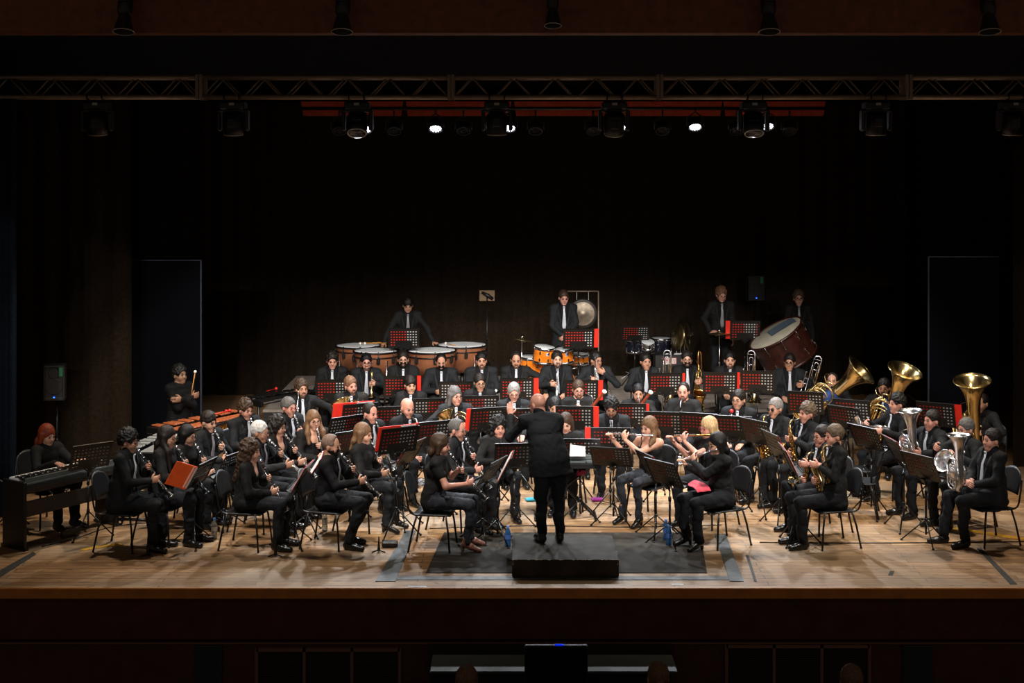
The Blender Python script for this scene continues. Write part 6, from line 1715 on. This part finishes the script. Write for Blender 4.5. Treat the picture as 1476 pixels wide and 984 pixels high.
tag(drape('side_curtain', -9.5, -5.28, 19.75, .0, 5.6, 'curtain', .3, .03), 'black curtain behind the pianist at left', 'curtain', 'stage curtains')
tag(drape('side_curtain', 7.0, 9.6, 19.9, .0, 5.6, 'curtain', .3, .03), 'black curtain at the right edge of the stage', 'curtain', 'stage curtains')
tag(drape('side_curtain', -4.25, -3.2, 22.2, .0, 5.5, 'curtain', .3, .04), 'black curtain just right of the left blue-black flat', 'curtain', 'stage curtains') if False else None
tag(drape('blue_curtain', -8.0, -5.98, 17.15, .0, 5.6, 'bluecurtain', .16, .05), 'narrow blue curtain at the left edge of the stage', 'curtain', 'stage curtains')
for x0p, x1p, yp, l, sd in ((185, 290, 375, 'tall blue-black flat at the left of the stage', 1), (1338, 1440, 370, 'tall blue-black flat at the right of the stage', -1)):
    a, z1 = xz(x0p, yp, 20.4); c, _ = xz(x1p, yp, 20.4)
    e = empty('stage_flat', l, 'stage flat', 'tall flats', ((a + c) / 2, 20.4, 0)); b = MB(); b.box((0, .03, z1 / 2), (c - a, .05, z1)); b.build('panel', 'door', e)
    b = MB(); b.box((sd * (c - a) / 2, 0, z1 / 2), (.018, .04, z1)); b.box((0, 0, z1), (c - a, .02, .012)); b.build('lit_edge', 'doorlit', e)  # light caught by the flat's edges, put into paler strips
_, zf = xz(738, 47.5, 14.0)
struct('trim_3', MB().box((0, 14.15, zf + .7), (22, .3, 1.4)), 'fasciawood')
struct('trim_4', MB().box((0, 14.0, zf + .008), (22, .02, .016)), 'fasciawood')
z0 = at(738, 109, 18.2).z; z1 = at(738, 20, 18.2).z
struct('ceiling_border', MB().box((0, 18.35, (z0 + z1) / 2 + .4), (24, .1, z1 - z0 + .8)), 'border')
struct('ceiling', MB().box((0, 19.6, 7.2), (26, 14, .1)), 'groove')
struct('wall_left', MB().box((-10.2, 20.2, 3), (.1, 13, 8.4)), 'groove')
struct('wall_right', MB().box((10.2, 20.2, 3), (.1, 13, 8.4)), 'groove')
# ---------------------------------------------------------------- truss and lights
YT = 17.0; zt = at(0, 111, YT).z; zb = at(0, 139.5, YT).z; sTR = FPX / YT
def truss_piece(x0, x1, lab):
    e = empty('lighting_truss', lab, 'truss', 'truss sections above the stage', ((x0 + x1) / 2, YT, zb)); w = x1 - x0; H = zt - zb; D = .26
    for (y, z, nm) in ((0, 0, 'lower_chord'), (D, 0, 'lower_chord'), (0, H, 'upper_chord'), (D, H, 'upper_chord')):
        b = MB(); b.bar((-w / 2, y, z), (w / 2, y, z), .025, 10); b.build(nm, 'truss', e)
    n = max(3, round(w / .51))
    for y, o in ((0, 0), (D, .5)):
        b = MB(); step = w / n
        for i in range(n):
            xa = -w / 2 + step * i
            b.bar((xa + .03, y, 0), (xa + step / 2, y, H), .010, 6); b.bar((xa + step / 2, y, H), (xa + step - .03, y, 0), .010, 6)
        b.build('bracing', 'truss', e)
    b = MB()
    for i in range(n):
        xa = -w / 2 + w / n * i
        for z in (0, H): b.bar((xa, 0, z), (xa + w / n, D, z), .009, 6)
    b.build('cross_bracing', 'truss', e)
    for s in (-1, 1):
        for y in (0, D): b = MB(); b.box((s * (w / 2 - .02), y, H / 2), (.035, .05, H + .06)); b.build('end_plate', 'truss', e)
XS = [-140, 287, 650, 951, 1310, 1640]; ORD = ['leftmost', 'second from left', 'middle', 'fourth from left', 'rightmost']
for i in range(5): truss_piece((XS[i] - CX) / sTR + .004, (XS[i + 1] - CX) / sTR - .004, f'{ORD[i]} section of the aluminium truss above the band')
def moving_head(px, lab, pan=0, tilt=-20):
    x = (px - CX) / sTR; e = empty('moving_head_spotlight', lab, 'stage light', 'moving head lights under the truss', (x, YT + .1, zb - .03))
    b = MB(); b.box((0, 0, -.075), (.30, .22, .10), bev=.02); b.build('base', 'fixture', e)
    for s in (-.09, .09): b = MB(); b.torus(.034, .010, 14, 6, 0, frame((s, -.1, .028), (1, 0, 0))); b.bar((s, -.06, 0), (s, -.05, -.05), .012, 6); b.build('clamp', 'fixture', e)
    b = MB()
    for s in (-1, 1): b.box((s * .165, 0, -.25), (.045, .13, .26), bev=.018)
    b.box((0, 0, -.135), (.33, .14, .03), bev=.01); b.build('yoke', 'fixture', e)
    T = Matrix.Translation((0, 0, -.28)) @ Matrix.Rotation(R(tilt), 4, 'X')
    b = MB(); b.lathe([(0, .14), (.085, .135), (.12, .10), (.125, -.05), (.118, -.13), (.10, -.145)], 20, 0, T); b.box((0, -.11, .02), (.10, .05, .12), 0, T, bev=.015); hd = b.build('head', 'fixture', e)
    b = MB(); b.lathe([(0, -.128), (.095, -.14), (.10, -.146)], 20, 0, T); b.build('lens', 'lens', hd)
    b = MB(); b.torus(.112, .008, 22, 6, 0, T @ Matrix.Translation((0, 0, -.14))); b.build('lens_ring', 'fixgrey', hd)
    b = MB(); b.box((.0, -.112, -.055), (.06, .01, .03)); b.build('label_plate', 'fixgrey', e)
OM = ['leftmost', 'second', 'third', 'fourth', 'fifth', 'sixth', 'seventh', 'eighth']
MH = [137, 334, 514, 716, 886, 1088, 1266, 1464]
for i, px in enumerate(MH): moving_head(px, f'{OM[i]} moving head light from the left under the truss', 0, (8, 8, -28, 6, 20, -24, 6, 6)[i])
# rear bar with LED cans
YP = 20.0
def par(px, py, lit, lab):
    p = at(px, py, YP); e = empty('led_spotlight', lab, 'stage light', 'LED cans on the rear bar', p)
    T = Matrix.Rotation(R(-35), 4, 'X')
    b = MB(); b.lathe([(0, .15), (.05, .145), (.09, .09), (.10, 0), (.10, -.03), (.092, -.03), (.092, -.005)], 20, 0, T); b.build('can', 'fixture', e)
    b = MB(); b.lathe([(0, -.006), (.091, -.006)], 20, 0, T); b.build('lens', 'lens', e)
    b = MB(); pts = [(0, 0)] + [(.034 * math.cos(a), .034 * math.sin(a)) for a in np.linspace(0, 2 * PI, 7)[:-1]] + [(.068 * math.cos(a), .068 * math.sin(a)) for a in np.linspace(0, 2 * PI, 13)[:-1]]
    for x, y in pts: b.lathe([(0, -.022), (.008, -.020), (.0115, -.010)], 8, 0, T @ Matrix.Translation((x, y, 0)))
    b.build('led_cluster', 'led_white' if lit else 'lens', e)
    b = MB(); b.tube([(-.115, 0, 0), (-.115, .0, .12), (0, 0, .2), (.115, 0, .12), (.115, 0, 0)], .010, 6); b.bar((0, 0, .2), (0, 0, .27), .014, 6); b.build('bracket', 'fixture', e)
    return p
LIT = [527, 628, 734, 893, 1002, 1106]
NM = ['first', 'second', 'third', 'fourth', 'fifth', 'sixth']
for i, px in enumerate(LIT): par(px, 185 - i * .8, True, f'{NM[i]} lit white LED spotlight from the left')
for i, px in enumerate((489, 568, 668, 772, 855, 955, 1062, 1138)): par(px, 187, False, f'unlit LED spotlight on the rear bar, {OM[i]} from the left')
zp = at(0, 185, YP).z + .28
e = empty('lighting_bar', 'long black pipe carrying the LED spotlights', 'lighting bar', None, (.6, YP, zp)); b = MB(); b.bar((-3.6, 0, 0), (3.8, 0, 0), .024, 8); b.build('pipe', 'fixture', e)
z0 = at(0, 167, 20.6).z; z1 = at(0, 152, 20.6).z
for i, (a, c, l) in enumerate(((434, 581, 'leftmost'), (585, 737, 'second'), (741, 1041, 'long third'), (1043, 1190, 'rightmost'))):  # reflection of the red border light, put in as red-coloured strips
    xa, xc = (a - CX) / FPX * 20.6, (c - CX) / FPX * 20.6
    b = MB(); b.prism([(xa, z1 + .06), (xa + .03, z0), (xc - .03, z0), (xc, z1 + .06)], 20.6, 20.63); tag(b.build('red_reflection', 'redrefl'), f'{l} piece of the red light reflection behind the truss', 'reflection', 'red strip above the stage')
# fascia spotlights
FS = [178, 493, 797, 1109, 1427]
for i, px in enumerate(FS):
    p = at(px, 46 if px != 797 else 37, 13.75); e = empty('fascia_spotlight', f'{NM[i]} spotlight from the left on the brown fascia', 'stage light', 'spotlights on the fascia', p)
    T = Matrix.Rotation(R(-14), 4, 'X'); k = 1 if px != 797 else .8
    b = MB(); b.lathe([(.105 * k, 0), (.10 * k, .01), (.055 * k, .17), (.052 * k, .19)], 24, 0, T); b.build('shade', 'fixture', e)
    b = MB(); b.lathe([(.055 * k, .17), (.07 * k, .19), (.075 * k, .24), (.07 * k, .45), (0, .47)], 20, 0, T); b.box((0, -.05, .33), (.10, .06, .10), 0, T, bev=.01); b.build('body', 'fixture', e)
    b = MB(); b.torus(.103 * k, .005, 24, 6, 0, T); b.build('rim', 'fixgrey', e)
    b = MB(); b.bar((0, .02, .35), (0, .24, .50), .014, 6); b.build('arm', 'fixture', e)
# ---------------------------------------------------------------- conductor and three heads of the audience
J = make_person(dict(ref='conductor', sit=0, X=(772 - CX) / FPX * 15.5, Y=15.52, h=HC - (568 - HY) / FPX * 15.5 - .186, base=.186, yaw=192, side=10, hy=30, hp=20, lean=18, neck=14, arms='conduct', hair='bald', hc='salt', skin='skin_c', gl=2, out='suit', tie=0, fat=1.22, sw=1.12, cres=.012, fres=.006, bres=.015, tres=.014))
tag(J['P'], 'conductor standing on the podium in a black suit, seen from behind, left hand raised', 'person')
e = empty('baton', 'thin white baton in the conductor\'s hand', 'baton'); b = MB(); b.tube([(0, 0, 0), (0, 0, .34)], [.003, .0012], 6); b.build('stick', 'paper', e); b = MB(); b.ball((0, 0, -.01), (.009, .009, .022), 8); b.build('handle', 'beltan', e)
W, dv = J['tg'][-1][0], J['tg'][-1][1]; e.matrix_world = J['M'] @ frame(W + nrm(dv) * .075 - U_ * .01, nrm(dv) * .6 + L_ * .5 + U_ * .4)
AUD = [(673, 958, 'at the left', 'short', 'lbrown', 168, 0), (949, 953, 'in the middle', 'tied', 'lbrown', 186, 1), (1227, 957, 'at the right', 'short', 'lbrown', 180, 0)]
for px, py, l, hr, hcol, yw, fm in AUD:
    Y = 10.8; s = FPX / Y; z = HC - (py - HY) / s
    J = make_person(dict(ref='audience ' + l, fem=fm, X=(px - CX) / s, Y=Y, h=1.27, base=z - 1.27, yaw=yw, arms='rest', hair=hr, hc=hcol, out='suit2', tie=0, skin='skin_b', hp=-2))
    tag(J['P'], f'spectator seated {l} below the stage, only the back of the head showing', 'person', 'spectators'); zb_ = z - 1.27
    dup(chair(), TR((J['M'].translation.x, J['M'].translation.y, zb_), R(yw)), f'chair under the spectator seated {l} below the stage', 'chair', 'audience chairs')
# ---------------------------------------------------------------- light
def spot(name, loc, aim, watts, col, size, blend=.6, rad=.08):
    l = bpy.data.lights.new(name, 'SPOT'); l.energy = watts; l.color = col; l.spot_size = R(size); l.spot_blend = blend; l.shadow_soft_size = rad
    o = bpy.data.objects.new(name, l); COL.objects.link(o); o.location = loc
    o.rotation_euler = (V(aim) - V(loc)).to_track_quat('-Z', 'Y').to_euler(); return o
WARM, COOL = (1.0, .80, .60), (.90, .95, 1.0)
for i, px in enumerate(FS):
    p = at(px, 60, 13.75)
    spot('fascia_beam', (p.x, 13.72, p.z - .02), (p.x * .75, 13.72 + 4.6 / math.tan(R(46)), 1.06), KEY, (1.0, .92, .83), 58, .30, .07)
for i in range(8):                                   # front-of-house profile lamps in the hall, cut off below the truss
    x = -6.2 + i * 12.4 / 7
    spot('hall_beam', (x, .8, 6.2), (x * .98,   .8 + 5 / math.tan(R(15.6)), 1.2), HOUSE, (1.0, .93, .86), 14, .25, .10)
for i, px in enumerate(MH):
    x = (px - CX) / sTR; spot('head_beam', (x, YT + .1, zb - .50), (x * .80, YT + (4.4 if 2 <= i <= 5 else .25), 0), TOP * (1.5 if 2 <= i <= 5 else 1), (1.0, .95, .90) if 2 <= i <= 5 else (1.0, .83, .62), 74 if 2 <= i <= 5 else 96, .8, .10)
for px in LIT:
    p = at(px, 185, YP); spot('can_beam', (p.x, p.y - .06, p.z - .10), (p.x * 1.05, 17.6, 0), REAR, COOL, 80, .8, .08)
w = bpy.data.worlds.new('hall'); SC.world = w; w.use_nodes = True
w.node_tree.nodes['Background'].inputs['Color'].default_value = (1.0, .78, .62, 1); w.node_tree.nodes['Background'].inputs['Strength'].default_value = AMB
# ---------------------------------------------------------------- camera and view
cd = bpy.data.cameras.new('camera'); cam = bpy.data.objects.new('camera', cd); COL.objects.link(cam)
cam.location = (0, 0, HC); cam.rotation_euler = (R(90), 0, 0); cd.sensor_width = 36; cd.lens = FPX / 1476 * 36; cd.shift_y = -(492 - HY) / 1476; cd.clip_end = 100
SC.camera = cam
vs_ = SC.view_settings; SC.display_settings.display_device = 'sRGB'; vs_.view_transform = 'Standard'; vs_.look = 'None'; vs_.gamma = 1; vs_.use_curve_mapping = False; vs_.exposure = EXPO
